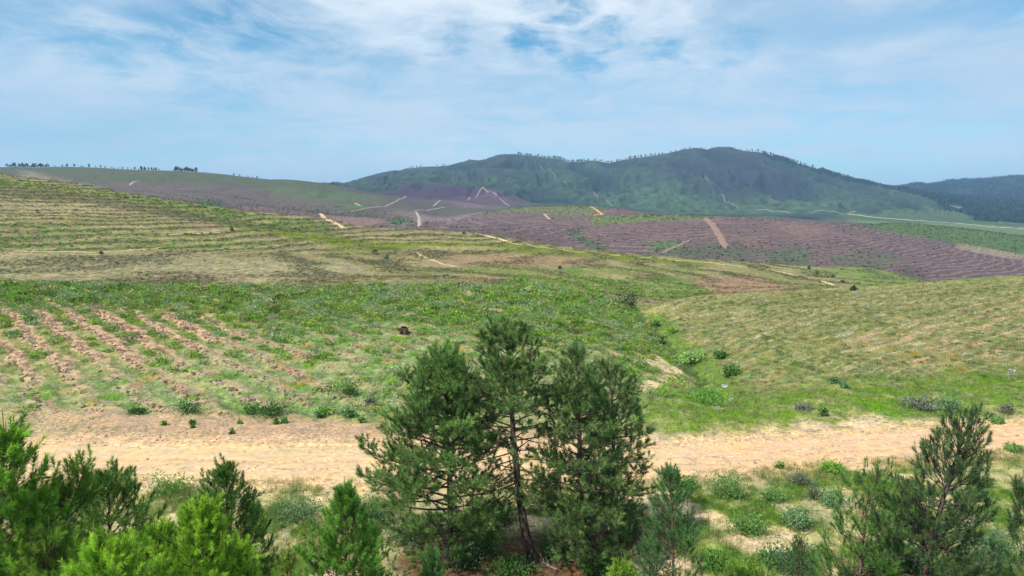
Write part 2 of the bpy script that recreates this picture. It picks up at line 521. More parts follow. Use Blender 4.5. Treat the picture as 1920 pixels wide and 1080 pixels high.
def paint(m, c):
    m = np.clip(m, 0, 1)[..., None].astype(np.float32)
    C[:] = C * (1 - m) + np.array(c, np.float32) * m


def tone(m, k):
    C[:] = C * (1 + (k - 1) * np.clip(m, 0, 1)[..., None])


def rows_noise(s, t, ws, wt, seed, oct=4):
    """noise stretched along a row direction: s across, t along (metres)"""
    return fbm(s / ws, t / wt, seed, oct, .6)


g_s = perlin(XX / .45, DD / .45, 71) * (1 - sstep(DD, 60, 160)) 
g_m = fbm(XX / 2.6, DD / 2.6, 72, 4, .6)
g_l = fbm(XX / 11, DD / 11, 73, 3, .6)
# --- near ground, general
nearm = 1 - sstep(DD, 128, 150)
paint(nearm, STRAW)
paint(nearm * sstep(g_m + .5 * g_l, -.35, .35), OLIVE)
paint(nearm * sstep(g_m * .6 + g_l + .3 * g_s, .1, .6), GREEN)
# --- left hill
t_left = XX * dl[0] + DD * dl[1]
nl_ = rows_noise(s_left, t_left, 1.6, 5.0, 74)
bare_zone = region([(-500, 565), (60, 572), (330, 580), (500, 620), (600, 670), (560, 760), (450, 782), (-500, 782)], .03, .04)
lower = region([(430, 640), (700, 600), (1000, 640), (1200, 680), (1330, 745), (1240, 790), (800, 790), (-500, 790), (-500, 745), (200, 700)], .03, .05)
heath = left_hill * (1 - bare_zone) * (1 - lower)
row_l = 0.5 + 0.5 * np.cos(2 * math.pi * ph_left)
paint(left_hill * sstep(g_m + g_l * .6, -.8, .3), (.125, .19, .055))
paint(heath * sstep(g_m * 1.0 + .6 * g_l + .5, -.1, .45), (.085, .13, .035))  # ground under the heath darkened, painting in the shaded gaps between bushes
paint(heath * sstep(g_m + .5 * g_s, .25, .6) * .6, GREEN)
paint(heath * sstep(rows_noise(s_left, t_left, 1.1, 7, 75) + (row_l - .5) * .9, .45, .75) * .85, SOIL)
bz = sstep((row_l - .42) * 1.2 + nl_ * 1.2 + g_l * .35 + .12 * g_s, -.15, .25)
paint(bare_zone * sstep(g_m + nl_ * .5, -.3, .3), OLIVE)
paint(bare_zone * bz, SOIL)
paint(bare_zone * sstep(rows_noise(s_left + .8, t_left, .7, 1.4, 76) + (row_l - .5) * .8, .25, .5) * .85, CLOD)
paint(lower * .5, SAGE)
paint(lower * sstep(g_m, 0, .5), GREEN)
paint(lower * sstep(g_m + .5 * g_s, -.1, -.6) * .7, STRAW)
paint(lower * sstep(rows_noise(s_left, t_left, .9, 5, 77) + (row_l - .5) * .8, .42, .7) * .85, PINK)
paint(lower * sstep(fbm(XX / 3, DD / 3, 78, 3), .42, .6) * .55, RUST)
paint(lower * sstep(perlin(XX / .35, DD / .35, 79), .3, .6) * .25, PALE)
# --- right hill
t_right = XX * dr[0] + DD * dr[1]
rn = rows_noise(s_right, t_right, .8, 6, 80)
paint(right_hill, (.24, .22, .09))
paint(right_hill * sstep(rn + .4 * g_m, -.15, .4) * .85, (.13, .15, .05))
paint(right_hill * sstep(g_l + .6 * g_m + .3 * g_s, -.05, .45) * .6, (.13, .17, .045))
paint(right_hill * sstep(rows_noise(s_right, t_right, .5, 4, 81), .1, .5) * .6, SAGE)
paint(right_hill * sstep(rows_noise(s_right, t_right, .5, 5, 82), .15, .5) * .6, PALE)
paint(right_hill * sstep(rows_noise(s_right + 3, t_right, .7, 9, 83) + (fur_right - .5) * .4, .42, .7) * .7, SOIL)
paint(right_hill * sstep(rows_noise(s_right + 3, t_right, .5, 2.5, 85), .3, .6) * .35, (.26, .17, .08))
paint(right_hill * region([(1340, 690), (1560, 620), (1800, 640), (1960, 690), (1960, 730), (1400, 730)], .03, .05) * sstep(fbm(XX / 2.4, DD / 2.4, 84, 3) + .4 * g_s, .25, .55) * .7, RUST)
bare_r = region([(1480, 700), (1560, 640), (1800, 570), (2100, 540), (2100, 690), (1800, 700)], .03, .04)
paint(bare_r * sstep(rows_noise(s_right, t_right, .9, 6, 86) + (fur_right - .5) * .8 + .4 * g_m, .2, .6) * .8, SOIL)
# green valley bottom and gully
gv = np.exp(-(gully / 3.2) ** 2)
paint(sstep(gv + .25 * g_m, .25, .6) * .9, (.12, .19, .04))
paint(sstep(np.exp(-(gully / 1.2) ** 2) + .3 * g_m, .5, .8) * .8, DKG)
bowl = region([(1230, 690), (1330, 735), (1380, 740), (1500, 720), (1700, 705), (2000, 680), (2400, 660), (2400, 760), (1920, 765), (1700, 780), (1500, 790), (1420, 800), (1300, 815), (1200, 810), (1200, 740)], .03, .04)
paint(bowl * .8, (.115, .185, .035))
paint(bowl * sstep(g_m + .5 * g_s, .1, .5), (.10, .20, .02))
paint(bowl * sstep(-g_m + .5 * g_s, .25, .6) * .8, (.30, .27, .13))
paint(region([(1340, 690), (1420, 660), (1560, 640), (1620, 690), (1560, 725), (1380, 725)], .03, .05) * sstep(g_m, -.3, .4) * .8, (.15, .22, .06))
sandp = np.maximum(region([(1195, 656), (1240, 660), (1285, 674), (1300, 686), (1262, 690), (1225, 680), (1195, 676)], .008, .006), region([(1300, 690), (1272, 692), (1240, 697), (1210, 708), (1185, 726), (1215, 726), (1266, 710), (1302, 700)], .008, .006)) * sstep(fbm(XX / 1.6, DD / 1.6, 87, 4), -.45, -.1)
paint(sandp * sstep(g_s + g_m, -.7, 0) * .95, SAND)
paint(region([(1185, 560), (1215, 590), (1225, 640), (1200, 650), (1180, 610)], .01, .01) * sstep(g_m, -.2, .4) * .8, STRAW)
# --- sandy verges and bare foreground
vergeL = region([(-500, 772), (250, 772), (560, 785), (700, 795), (900, 800), (1240, 835), (1240, 850), (-500, 850)], .012, .015)
paint(vergeL * sstep(g_m * .5 + g_s * .4, .75, .1) * .95, (.40, .275, .185))
vergeL2 = region([(-500, 772), (60, 775), (140, 800), (60, 818), (-500, 818)], .02, .03)
paint(vergeL2 * sstep(g_m, -.4, .2) * .8, (.26, .27, .12))
vergeR = region([(1200, 812), (1260, 815), (1400, 820), (1480, 790), (1620, 782), (1760, 790), (1960, 782), (2400, 760), (2400, 800), (1920, 812), (1500, 845), (1200, 855)], .02, .015)
paint(vergeR * sstep(g_m * .9 + g_s * .4, .35, -.05) * .95, (.53, .42, .27))
fore = sstep(roadmask_c + 1.0 - DD, 0, 2.5)
paint(fore * .9, (.34, .31, .155))
fg1 = fbm(XX / 3.2, DD / 3.2, 90, 4, .6)
paint(fore * sstep(fg1 + .35 * g_s, -.25, .2), OLIVE)
paint(fore * sstep(fg1 + .35 * g_s, -.1, .35), (.115, .18, .035))
paint(fore * sstep(fbm(XX / 2.1, DD / 2.1, 91, 4) + sstep(roadmask_c - 4 - DD, -1, 3) * -.1, .18, .45) * .85, SAND)
paint(fore * region([(1150, 900), (1330, 900), (1480, 1030), (1330, 1100), (1150, 1100)], .05, .03) * sstep(fg1, .25, -.2), SAND)
paint(fore * sstep(AA, .08, .3) * sstep(fg1, -.25, .2) * .7, (.12, .19, .04))
duff = np.zeros_like(AA)
for (bx, by) in ((-2.4, 25.0), (.7, 25.2), (2.7, 25.4), (4.2, 27.0)):
    duff = np.maximum(duff, np.exp(-(((XX - bx) ** 2 + (DD - by) ** 2) / 4.5)))
paint(sstep(duff + .2 * g_m, .25, .6), (.13, .075, .045))
# --- the track
roadsoil = np.array((.60, .42, .25))
st_ = fbm(rc * 9 + .3 * fbm(XX / 9, DD / 9, 93, 2), XX / 14, 92, 4, .6)
paint(onroad * sstep(g_m * .25 + g_s * .15 + .9, 0, .9), roadsoil)
paint(onroad * sstep(st_, .05, .5) * .5, (.68, .52, .34))
paint(onroad * sstep(-st_, .1, .55) * .45, (.47, .27, .165))
paint(onroad * sstep(ruts, .3, .9) * .3, (.44, .27, .17))
paint(onroad * sstep(AA, .1, .35) * .35, (.55, .34, .215))

# --- middle slope
wmid = sstep(DD, 128, 150) * (1 - sstep(DD, 520, 600))
tn = fbm(XX / 26 + 4, zc * 1.3, 100, 4, .6)
tn2 = fbm(XX / 9, DD / 3.2, 101, 4, .65)
mm = fbm(XX / 34, DD / 60, 102, 4, .6)
mf = fbm(XX / 1.7, DD / 3.4, 103, 3, .65)
paint(wmid, (.25, .22, .10))
paint(wmid * sstep(tn + .5 * mf, 0, .6) * .6, (.37, .32, .18))
paint(wmid * sstep(-tn - .5 * mf, .0, .5) * .8, (.13, .125, .045))
paint(wmid * sstep(mm + .4 * tn2, .1, .5) * .6, (.18, .19, .065))
paint(wmid * sstep(tn2, .2, .6) * .3, PALE)
paint(wmid * sstep(ter_mid + .35 * tn2 + .3 * mf, .72, .98) * .85, (.085, .085, .035))
paint(wmid * sstep(1 - ter_mid + .35 * tn2 + .3 * mf, .75, 1.0) * .45, (.38, .31, .19))
paint(wmid * sstep(fbm(XX / 20, DD / 30, 104, 4), .35, .6) * .5, PINK)


def patch(pts, c, warp=.02, soft=.02, k=1.0, br=.35, wn_=mf):
    m = region(pts, warp, soft) * k
    m = m * sstep(wn_ + 1.0 - br * 1.4, -.2, .5) if br > 0 else m
    paint(m, c)
    return m


H1 = patch([(-400, 395), (0, 408), (120, 418), (260, 432), (420, 446), (560, 462), (440, 474), (200, 474), (-400, 470)], (.125, .215, .045), .02, .015, 1, .8)
H2 = patch([(240, 372), (430, 398), (600, 412), (640, 432), (560, 438), (440, 430), (380, 412)], (.13, .19, .045), .015, .015, .9, .7)
H3 = patch([(-300, 318), (0, 336), (150, 352), (330, 378), (520, 405), (420, 402), (250, 378), (100, 360), (-300, 345)], (.155, .20, .045), .01, .01, .85, .6)
patch([(-300, 345), (0, 347), (200, 370), (330, 392), (430, 412), (640, 440), (520, 436), (330, 410), (150, 378), (-300, 360)], (.085, .085, .035), .006, .006, .7, .3)
patch([(420, 428), (600, 437), (730, 452), (900, 455), (1100, 470), (1250, 485), (1330, 492), (1330, 500), (1050, 482), (900, 470), (780, 462), (700, 480), (640, 475), (600, 455)], (.155, .195, .025), .012, .012, .95, .25)
patch([(690, 462), (740, 462), (760, 482), (710, 492), (695, 480)], (.045, .075, .025), .006, .004, .8, .4)
patch([(830, 478), (1000, 475), (1120, 482), (1120, 500), (960, 506), (850, 502)], PINK, .02, .02, .6, .5)
patch([(560, 452), (760, 470), (860, 500), (820, 505), (640, 470)], (.43, .33, .19), .006, .005, .3, .3)
patch([(740, 505), (900, 500), (1080, 506), (1300, 500), (1320, 510), (1100, 516), (860, 512)], (.16, .22, .05), .008, .01, .7, .3)
patch([(1210, 516), (1280, 515), (1330, 530), (1370, 545), (1300, 545), (1230, 530)], (.10, .21, .04), .01, .01, .9, .6)
H4 = patch([(960, 518), (1100, 516), (1260, 526), (1360, 545), (1250, 560), (1150, 552), (1020, 540), (900, 536)], (.125, .21, .04), .01, .012, .85, .6)
patch([(1290, 526), (1420, 520), (1500, 540), (1420, 548), (1330, 546)], (.36, .205, .15), .01, .01, .85, .5)
patch([(780, 462), (900, 462), (980, 470), (860, 474)], (.47, .36, .20), .006, .006, .5, .4)
patch([(1060, 502), (1090, 502), (1090, 514), (1065, 514)], (.08, .20, .03), .004, .004, .8, .5)
patch([(1480, 505), (1600, 503), (1680, 512), (1735, 530), (1680, 540), (1590, 525)], (.13, .23, .05), .01, .01, .75, .4)
patch([(1370, 500), (1480, 512), (1560, 540), (1500, 542), (1420, 515)], (.15, .19, .045), .01, .01, .5, .3)
patch([(-300, 475), (150, 478), (420, 478), (700, 500), (600, 528), (-300, 520)], PALE, .03, .03, .35, .6)
patch([(0, 380), (120, 382), (250, 390), (200, 402), (0, 396)], (.47, .40, .25), .02, .01, .4, .5)

# --- terraced hill and purple valley
wter = sstep(DD, 520, 600) * (1 - sstep(DD, 1300, 1500))
f1 = fbm(XX / 4.5, DD / 9, 110, 3, .65)
f2 = fbm(XX / 60, DD / 60, 111, 4, .6)
PUR = (.100, .066, .068)
paint(wter, PUR)
paint(wter * sstep(f2 + .3 * f1, -.1, .5) * .6, (.15, .10, .09))
paint(wter * sstep(-f2 + .3 * f1, .1, .5) * .6, (.115, .085, .085))
paint(wter * sstep(ter_far + .35 * f1, .6, 1.05) * .55, (.25, .19, .165))
paint(wter * sstep(f1, .3, .6) * .4, (.10, .13, .06))
paint(wter * sstep(perlin(XX / 2.5, DD / 5, 119), .25, .6) * .35, (.05, .06, .035))
f3 = f1
patch([(1075, 428), (1100, 425), (1080, 440), (1110, 455), (1140, 468), (1110, 466), (1070, 445)], (.05, .10, .04), .01, .008, .9, .3, f3)
patch([(1225, 455), (1270, 450), (1290, 462), (1260, 475), (1220, 470)], (.08, .14, .05), .01, .01, .85, .4, f3)
patch([(1230, 470), (1340, 458), (1450, 470), (1380, 490), (1280, 484)], (.065, .09, .05), .012, .01, .85, .5, f3)
patch([(1440, 475), (1500, 462), (1530, 480), (1490, 500), (1440, 492)], (.055, .10, .045), .012, .01, .85, .5, f3)
patch([(1560, 478), (1640, 468), (1700, 490), (1640, 505), (1570, 496)], (.075, .10, .055), .012, .01, .75, .5, f3)
patch([(1680, 500), (1740, 505), (1740, 530), (1700, 522)], (.06, .06, .05), .01, .01, .75, .5, f3)
patch([(1100, 409), (1190, 403), (1320, 402), (1340, 410), (1240, 416), (1120, 424)], (.115, .155, .05), .004, .006, .85, .3, f3)
patch([(1440, 415), (1550, 425), (1560, 440), (1520, 450), (1480, 430)], (.22, .14, .12), .012, .02, .5, .4, f3)
patch([(830, 430), (960, 432), (1080, 450), (1050, 462), (960, 452)], (.085, .065, .06), .012, .02, .7, .4, f3)
patch([(1590, 424), (1640, 421), (1720, 419), (1800, 427), (1930, 444), (2200, 480), (2200, 510), (1920, 481), (1800, 459), (1700, 440)], (.075, .125, .04), .004, .004, .95, .3, f3)
patch([(1800, 455), (1920, 478), (1960, 492), (1850, 478), (1790, 465)], (.34, .25, .18), .004, .004, .6, .4, f3)
patch([(900, 403), (960, 390), (1110, 385), (1170, 393), (1130, 400), (1000, 401)], (.12, .155, .055), .004, .006, .8, .4, f3)
patch([(620, 400), (760, 382), (790, 392), (740, 410), (700, 424), (600, 424)], (.23, .15, .13), .01, .015, .75, .4, f3)
patch([(728, 412), (760, 402), (775, 418), (745, 424)], (.075, .155, .05), .006, .006, .9, .4, f3)
patch([(745, 395), (860, 388), (960, 385), (900, 400), (820, 416), (770, 415)], (.25, .19, .17), .01, .012, .7, .5, f3)
# --- left background hill
wL = sstep(DD, 1250, 1400) * (1 - sstep(DD, 1850, 2000))
wLb = sstep(DD, 900, 1000) * (1 - sstep(DD, 1850, 2000)) * sstep(-AA, .12, .22)
h1 = fbm(XX / 80, DD / 120, 120, 4, .6); h2 = fbm(XX / 10, DD / 25, 121, 3, .6)
paint(wL + 0 * wLb, (.085, .07, .058))
paint(wLb, (.092, .075, .058))
paint(np.maximum(wL, wLb) * sstep(h1 + .4 * h2, -.1, .4) * .6, (.075, .085, .045))
patch([(-400, 312), (0, 316), (200, 318), (420, 330), (560, 338), (640, 350), (700, 362), (640, 366), (520, 352), (380, 346), (200, 340), (100, 328), (-400, 325)], (.07, .088, .042), .012, .012, .85, .4, h2)
patch([(200, 345), (400, 350), (560, 362), (640, 375), (500, 395), (350, 372), (200, 360)], (.14, .10, .10), .02, .02, .45, .4, h2)
patch([(480, 352), (620, 358), (720, 368), (700, 376), (600, 372), (500, 362)], (.085, .12, .055), .01, .015, .85, .3, h2)
patch([(370, 372), (420, 376), (420, 390), (385, 385)], (.06, .10, .045), .01, .01, .8, .3, h2)
patch([(640, 380), (680, 382), (690, 392), (640, 392)], (.08, .16, .05), .01, .01, .8, .3, h2)
patch([(30, 318), (120, 335), (190, 352), (120, 345), (40, 328)], (.30, .24, .17), .01, .01, .5, .3, h2)
paint(np.maximum(wL, wLb) * sstep(h2, .15, .5) * .35, (.055, .065, .04))
# --- the plain and the mountain
wP = sstep(DD, 1850, 2000)
k1 = fbm(XX / 260, DD / 420, 130, 5, .6); k2 = fbm(XX / 34, DD / 60, 131, 4, .65)
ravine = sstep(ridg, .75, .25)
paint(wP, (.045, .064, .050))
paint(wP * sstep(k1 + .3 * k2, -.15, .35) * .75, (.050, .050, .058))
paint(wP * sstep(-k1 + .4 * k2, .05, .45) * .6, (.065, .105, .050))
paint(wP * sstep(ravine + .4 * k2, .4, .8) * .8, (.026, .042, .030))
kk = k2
paint(wP * sstep(ridg + .25 * k2, .72, 1.0) * .5, (.085, .135, .06))  # spurs painted paler green, sunlit relief put into the colour
patch([(640, 355), (760, 353), (860, 358), (980, 372), (970, 385), (860, 378), (700, 364)], (.085, .05, .078), .01, .01, .9, .2, kk)
patch([(830, 376), (900, 362), (960, 372), (1000, 384), (930, 392), (870, 390)], (.17, .105, .115), .01, .015, .8, .4, kk)
patch([(1110, 375), (1150, 345), (1220, 338), (1280, 345), (1300, 370), (1360, 392), (1500, 395), (1520, 402), (1200, 395), (1100, 384)], (.10, .175, .075), .02, .03, .85, .5, kk)
patch([(1380, 395), (1430, 370), (1500, 360), (1580, 372), (1640, 388), (1500, 400)], (.11, .175, .08), .015, .03, .8, .5, kk)
patch([(1200, 340), (1290, 300), (1400, 295), (1480, 330), (1540, 365), (1450, 368), (1390, 385), (1330, 360), (1270, 345)], (.045, .046, .058), .02, .03, .75, .3, kk)
patch([(850, 335), (900, 325), (950, 340), (920, 355), (870, 352)], (.10, .15, .06), .02, .02, .75, .5, kk)
patch([(950, 330), (1040, 330), (1090, 345), (1060, 365), (980, 355)], (.085, .13, .06), .02, .03, .55, .5, kk)
patch([(1360, 345), (1390, 342), (1400, 380), (1380, 376)], (.035, .05, .035), .012, .012, .7, .3, kk)
patch([(1400, 283), (1500, 310), (1600, 341), (1690, 358), (1640, 358), (1540, 340), (1460, 315)], (.03, .05, .035), .006, .005, .6, .2, kk)
patch([(1560, 402), (1640, 400), (1760, 395), (1860, 410), (2300, 430), (2300, 450), (1900, 440), (1700, 420)], (.11, .165, .065), .01, .01, .85, .3, kk)
forest = region([(1640, 353), (1720, 349), (1800, 344), (1920, 334), (2300, 320), (2300, 425), (1920, 420), (1840, 414), (1780, 396), (1740, 382), (1690, 366)], .008, .004)
paint(forest * .95, (.032, .058, .03))
# a general fine breakup so that no surface is flat
br = perlin(AA * 320 - L2 * 130, L2 * 260 + AA * 120, 140)
br2 = perlin(AA * 190 + L2 * 110, L2 * 240 - AA * 95, 141)
C *= (1 + .16 * br + .10 * br2)[..., None]
C *= (1 - .34 * wP - .16 * wmid)[..., None]
C *= (1 - right_hill * .12)[..., None]
C[:] = np.clip(C, .01, .75)
print('cover', round(time.time() - T0, 1))


# ------------------------------------------------------------------ materials
def new_mat(name):
    m = bpy.data.materials.new(name)
    m.use_nodes = True
    for n in list(m.node_tree.nodes):
        m.node_tree.nodes.remove(n)
    return m, NB(m.node_tree)


def finish(m, b, shader):
    o = b.n('ShaderNodeOutputMaterial')
    m.node_tree.links.new(shader, o.inputs[0])
    return m


def principled(b, color, rough=.8, spec=.3, normal=None):
    p = b.n('ShaderNodeBsdfPrincipled')
    b.put(p.inputs['Base Color'], color)
    b.put(p.inputs['Roughness'], rough)
    b.put(p.inputs['Specular IOR Level'], spec)
    if normal is not None:
        b.put(p.inputs['Normal'], normal)
    return p.outputs[0]


def ground_material(name, scale, bump, bdist, contrast=.5):
    m, b = new_mat(name)
    at = b.n('ShaderNodeVertexColor', layer_name='cover')
    geo = b.n('ShaderNodeNewGeometry')
    P = geo.outputs['Position']
    n1 = b.noise(P, scale, 5, .7)
    n2 = b.noise(P, scale * .22, 4, .6)
    n3 = b.noise(P, scale * 3.1, 3, .7)
    k = b.math('ADD', b.math('MULTIPLY', b.remap(n1, .3, .7), contrast), 1 - contrast * .5)
    k = b.math('MULTIPLY', k, b.remap(n2, .3, .7, 1 - contrast * .25, 1 + contrast * .25))
    vm = b.n('ShaderNodeVectorMath', operation='SCALE')
    b.put(vm.inputs[0], at.outputs['Color']); b.put(vm.inputs[3], k)
    hsv = b.n('ShaderNodeHueSaturation')
    b.put(hsv.inputs['Color'], vm.outputs[0])
    b.put(hsv.inputs['Hue'], b.remap(n3, .25, .75, .485, .515))
    b.put(hsv.inputs['Saturation'], b.remap(n2, .25, .75, .95, 1.22))
    bp = b.n('ShaderNodeBump')
    bp.inputs['Strength'].default_value = bump
    bp.inputs['Distance'].default_value = bdist
    b.put(bp.inputs['Height'], b.math('ADD', n1, b.math('MULTIPLY', n3, .4)))
    return finish(m, b, principled(b, hsv.outputs[0], .95, .12, bp.outputs[0]))


def tuft_material(name, rough=.6, trans=.25, sat=1.0, spec=.25):
    m, b = new_mat(name)
    at = b.n('ShaderNodeVertexColor', layer_name='tint')
    c = at.outputs['Color']
    geo = b.n('ShaderNodeNewGeometry')
    n = b.noise(geo.outputs['Position'], 3.0, 2, .5)
    vm = b.n('ShaderNodeVectorMath', operation='SCALE')
    b.put(vm.inputs[0], c); b.put(vm.inputs[3], b.remap(n, .3, .7, .82, 1.18))
    c = vm.outputs[0]
    p = principled(b, c, rough, spec)
    t = b.n('ShaderNodeBsdfTranslucent')
    b.put(t.inputs[0], c)
    mx = b.n('ShaderNodeMixShader')
    mx.inputs[0].default_value = trans
    b.nt.links.new(p, mx.inputs[1]); b.nt.links.new(t.outputs[0], mx.inputs[2])
    return finish(m, b, mx.outputs[0])


def bark_material(name, ca, cb, scale=9):
    m, b = new_mat(name)
    geo = b.n('ShaderNodeTexCoord')
    P = b.vmath('MULTIPLY', geo.outputs['Object'], (1, 1, .35))
    n1 = b.noise(P, scale, 6, .7, .6)
    n2 = b.noise(P, scale * .2, 3, .5)
    c = b.mix(b.remap(n1, .38, .62), ca, cb)
    c = b.mix(b.math('MULTIPLY', b.remap(n2, .5, .75), .4), c, (.20, .185, .16, 1))
    bp = b.n('ShaderNodeBump')
    bp.inputs['Strength'].default_value = .9
    bp.inputs['Distance'].default_value = .03
    b.put(bp.inputs['Height'], n1)
    return finish(m, b, principled(b, c, .9, .15, bp.outputs[0]))


M_NEAR = ground_material('grass_and_soil', 4.5, .8, .08, .8)
M_MID = ground_material('dry_meadow', 1.1, 1.0, .5, .95)
M_TER = ground_material('ploughed_terraces', .55, .8, .8, .55)
M_FAR = ground_material('mountain_scrub', .11, .8, 4.0, .5)
M_TRACK = ground_material('sandy_track', 3.0, .5, .04, .32)
M_TRACKF = ground_material('pale_track', .5, .2, .1, .25)
M_HEATH = tuft_material('heath_leaves', .85, .2, spec=.08)
M_CLOD = tuft_material('soil_lumps', .95, 0.0, spec=.05)
M_GRASS = tuft_material('grass_blades', .8, .3, spec=.1)
M_NEEDLE = tuft_material('pine_needles', .42, .32, spec=.35)
M_NEEDLE2 = tuft_material('young_pine_needles', .42, .42, spec=.35)
M_BARK = bark_material('pine_bark', (.035, .026, .022, 1), (.13, .095, .075, 1), 11)
M_BARKY = bark_material('young_pine_bark', (.06, .04, .03, 1), (.20, .125, .085, 1), 20)
M_DEAD = bark_material('dead_wood', (.18, .16, .14, 1), (.36, .33, .29, 1), 20)
M_ROCK = bark_material('grey_rock', (.16, .16, .165, 1), (.42, .41, .40, 1), 4)
M_CHAR = bark_material('charred_wood', (.012, .010, .010, 1), (.10, .055, .035, 1), 8)


def setp(o, label=None, cat=None, group=None, kind=None):
    if label: o['label'] = label
    if cat: o['category'] = cat
    if group: o['group'] = group
    if kind: o['kind'] = kind
    return o


def raw_mesh(name, V, F, colors=None, layer='tint', smooth=False):
    """V (n,3); F (m,3) or (m,4) int; colors (n,3) per vertex"""
    me = bpy.data.meshes.new(name)
    V = np.ascontiguousarray(V, np.float32); F = np.ascontiguousarray(F, np.int32)
    k = F.shape[1]
    me.vertices.add(len(V)); me.vertices.foreach_set('co', V.ravel())
    me.loops.add(F.size); me.loops.foreach_set('vertex_index', F.ravel())
    me.polygons.add(len(F))
    me.polygons.foreach_set('loop_start', np.arange(0, F.size, k, dtype=np.int32))
    me.polygons.foreach_set('loop_total', np.full(len(F), k, np.int32))
    me.polygons.foreach_set('use_smooth', np.full(len(F), smooth))
    if colors is not None:
        ca = me.color_attributes.new(layer, 'FLOAT_COLOR', 'POINT')
        cc = np.ones((len(V), 4), np.float32); cc[:, :3] = colors
        ca.data.foreach_set('color', cc.ravel())
    me.update()
    return me


def link(name, me, mat, parent=None, loc=None):
    o = bpy.data.objects.new(name, me)
    if me is not None and mat is not None and not me.materials:
        me.materials.append(mat)
    col.objects.link(o)
    if loc is not None: o.location = loc
    if parent is not None: o.parent = parent
    return o


def zat(x, y):
    return sample(Z, x, y)


# ------------------------------------------------------------------ the land as sheets that share their border rows
def land(name, d0, d1, mat, step=1):
    i0 = max(0, np.searchsorted(Dg, d0) - 1); i1 = min(ND - 1, np.searchsorted(Dg, d1))
    ii = np.arange(i0, i1 + 1)
    n = len(ii)
    V = np.stack([XX[ii], DD[ii], Z[ii]], -1).reshape(-1, 3)
    a = (np.arange(n - 1)[:, None] * NA + np.arange(NA - 1)[None, :]).ravel()
    F = np.stack([a, a + 1, a + NA + 1, a + NA], 1)
    me = raw_mesh(name, V, F, C[ii].reshape(-1, 3), 'cover', True)
    o = link(name, me, mat)
    return setp(o, kind='structure')


e = 1.0000001
setp(land('ground', 8.0, 140, M_NEAR), 'near grassy ground with plough rows either side of the sandy track', 'ground')
setp(land('hillside', 140, 540, M_MID), 'middle dry grass hillside with green strips', 'hillside')
setp(land('terraced_hills', 540, 1260, M_TER), 'purple brown terraced hills beyond the dry hillside', 'hill')
setp(land('left_hill', 1260, 1900, M_TER), 'low grey green hill on the left skyline', 'hill')
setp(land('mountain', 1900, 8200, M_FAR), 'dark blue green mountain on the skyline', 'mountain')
print('land', round(time.time() - T0, 1))


def track(name, pts, width, mat, colr, lift=.02, label=None, fade=.45, cut=None, kind='structure', warp=.3):
    """a dirt track: a strip that follows the land, its ragged edges sunk into it"""
    W = poly_world(densify(pts, 6))
    # resample by arc length, smooth
    seg = np.hypot(*np.diff(W, axis=0).T); s = np.concatenate([[0], np.cumsum(seg)])
    n = max(6, min(900, int(s[-1] / max(.5, width * .35))))
    ss = np.linspace(0, s[-1], n)
    P = np.stack([np.interp(ss, s, W[:, 0]), np.interp(ss, s, W[:, 1])], 1)
    for _ in range(3):
        P[1:-1] = (P[:-2] + 2 * P[1:-1] + P[2:]) / 4
    T = np.gradient(P, axis=0); T /= np.linalg.norm(T, axis=1)[:, None] + 1e-9
    N = np.stack([-T[:, 1], T[:, 0]], 1)
    cr = np.array([-1, -.8, -.45, -.15, .15, .45, .8, 1]) * .5
    K = len(cr)
    wob = 1 + warp * fbm(ss / (width * 1.6), ss * 0 + 3, 7, 3)[:, None] * 1.6
    wob = wob * (.12 + .88 * np.minimum(1, np.minimum(ss, s[-1] - ss) / (width * 2.0)))[:, None]
    X = P[:, :1] + N[:, :1] * cr[None] * width * wob
    Y = P[:, 1:] + N[:, 1:] * cr[None] * width * wob
    Zt = sample(Z, X, Y) + lift
    Zt[:, 0] -= lift * 1.6; Zt[:, -1] -= lift * 1.6
    V = np.stack([X, Y, Zt], -1).reshape(-1, 3)
    a = (np.arange(n - 1)[:, None] * K + np.arange(K - 1)[None, :]).ravel()
    F = np.stack([a, a + K, a + K + 1, a + 1], 1)
    cc = np.array(colr)[None, None] * (1 + .15 * fbm(X / width, Y / width, 9, 4)[..., None])
    o = link(name, raw_mesh(name, V, F, cc.reshape(-1, 3), 'cover', True), mat)
    setp(o, label, 'track', None, kind)
    return o


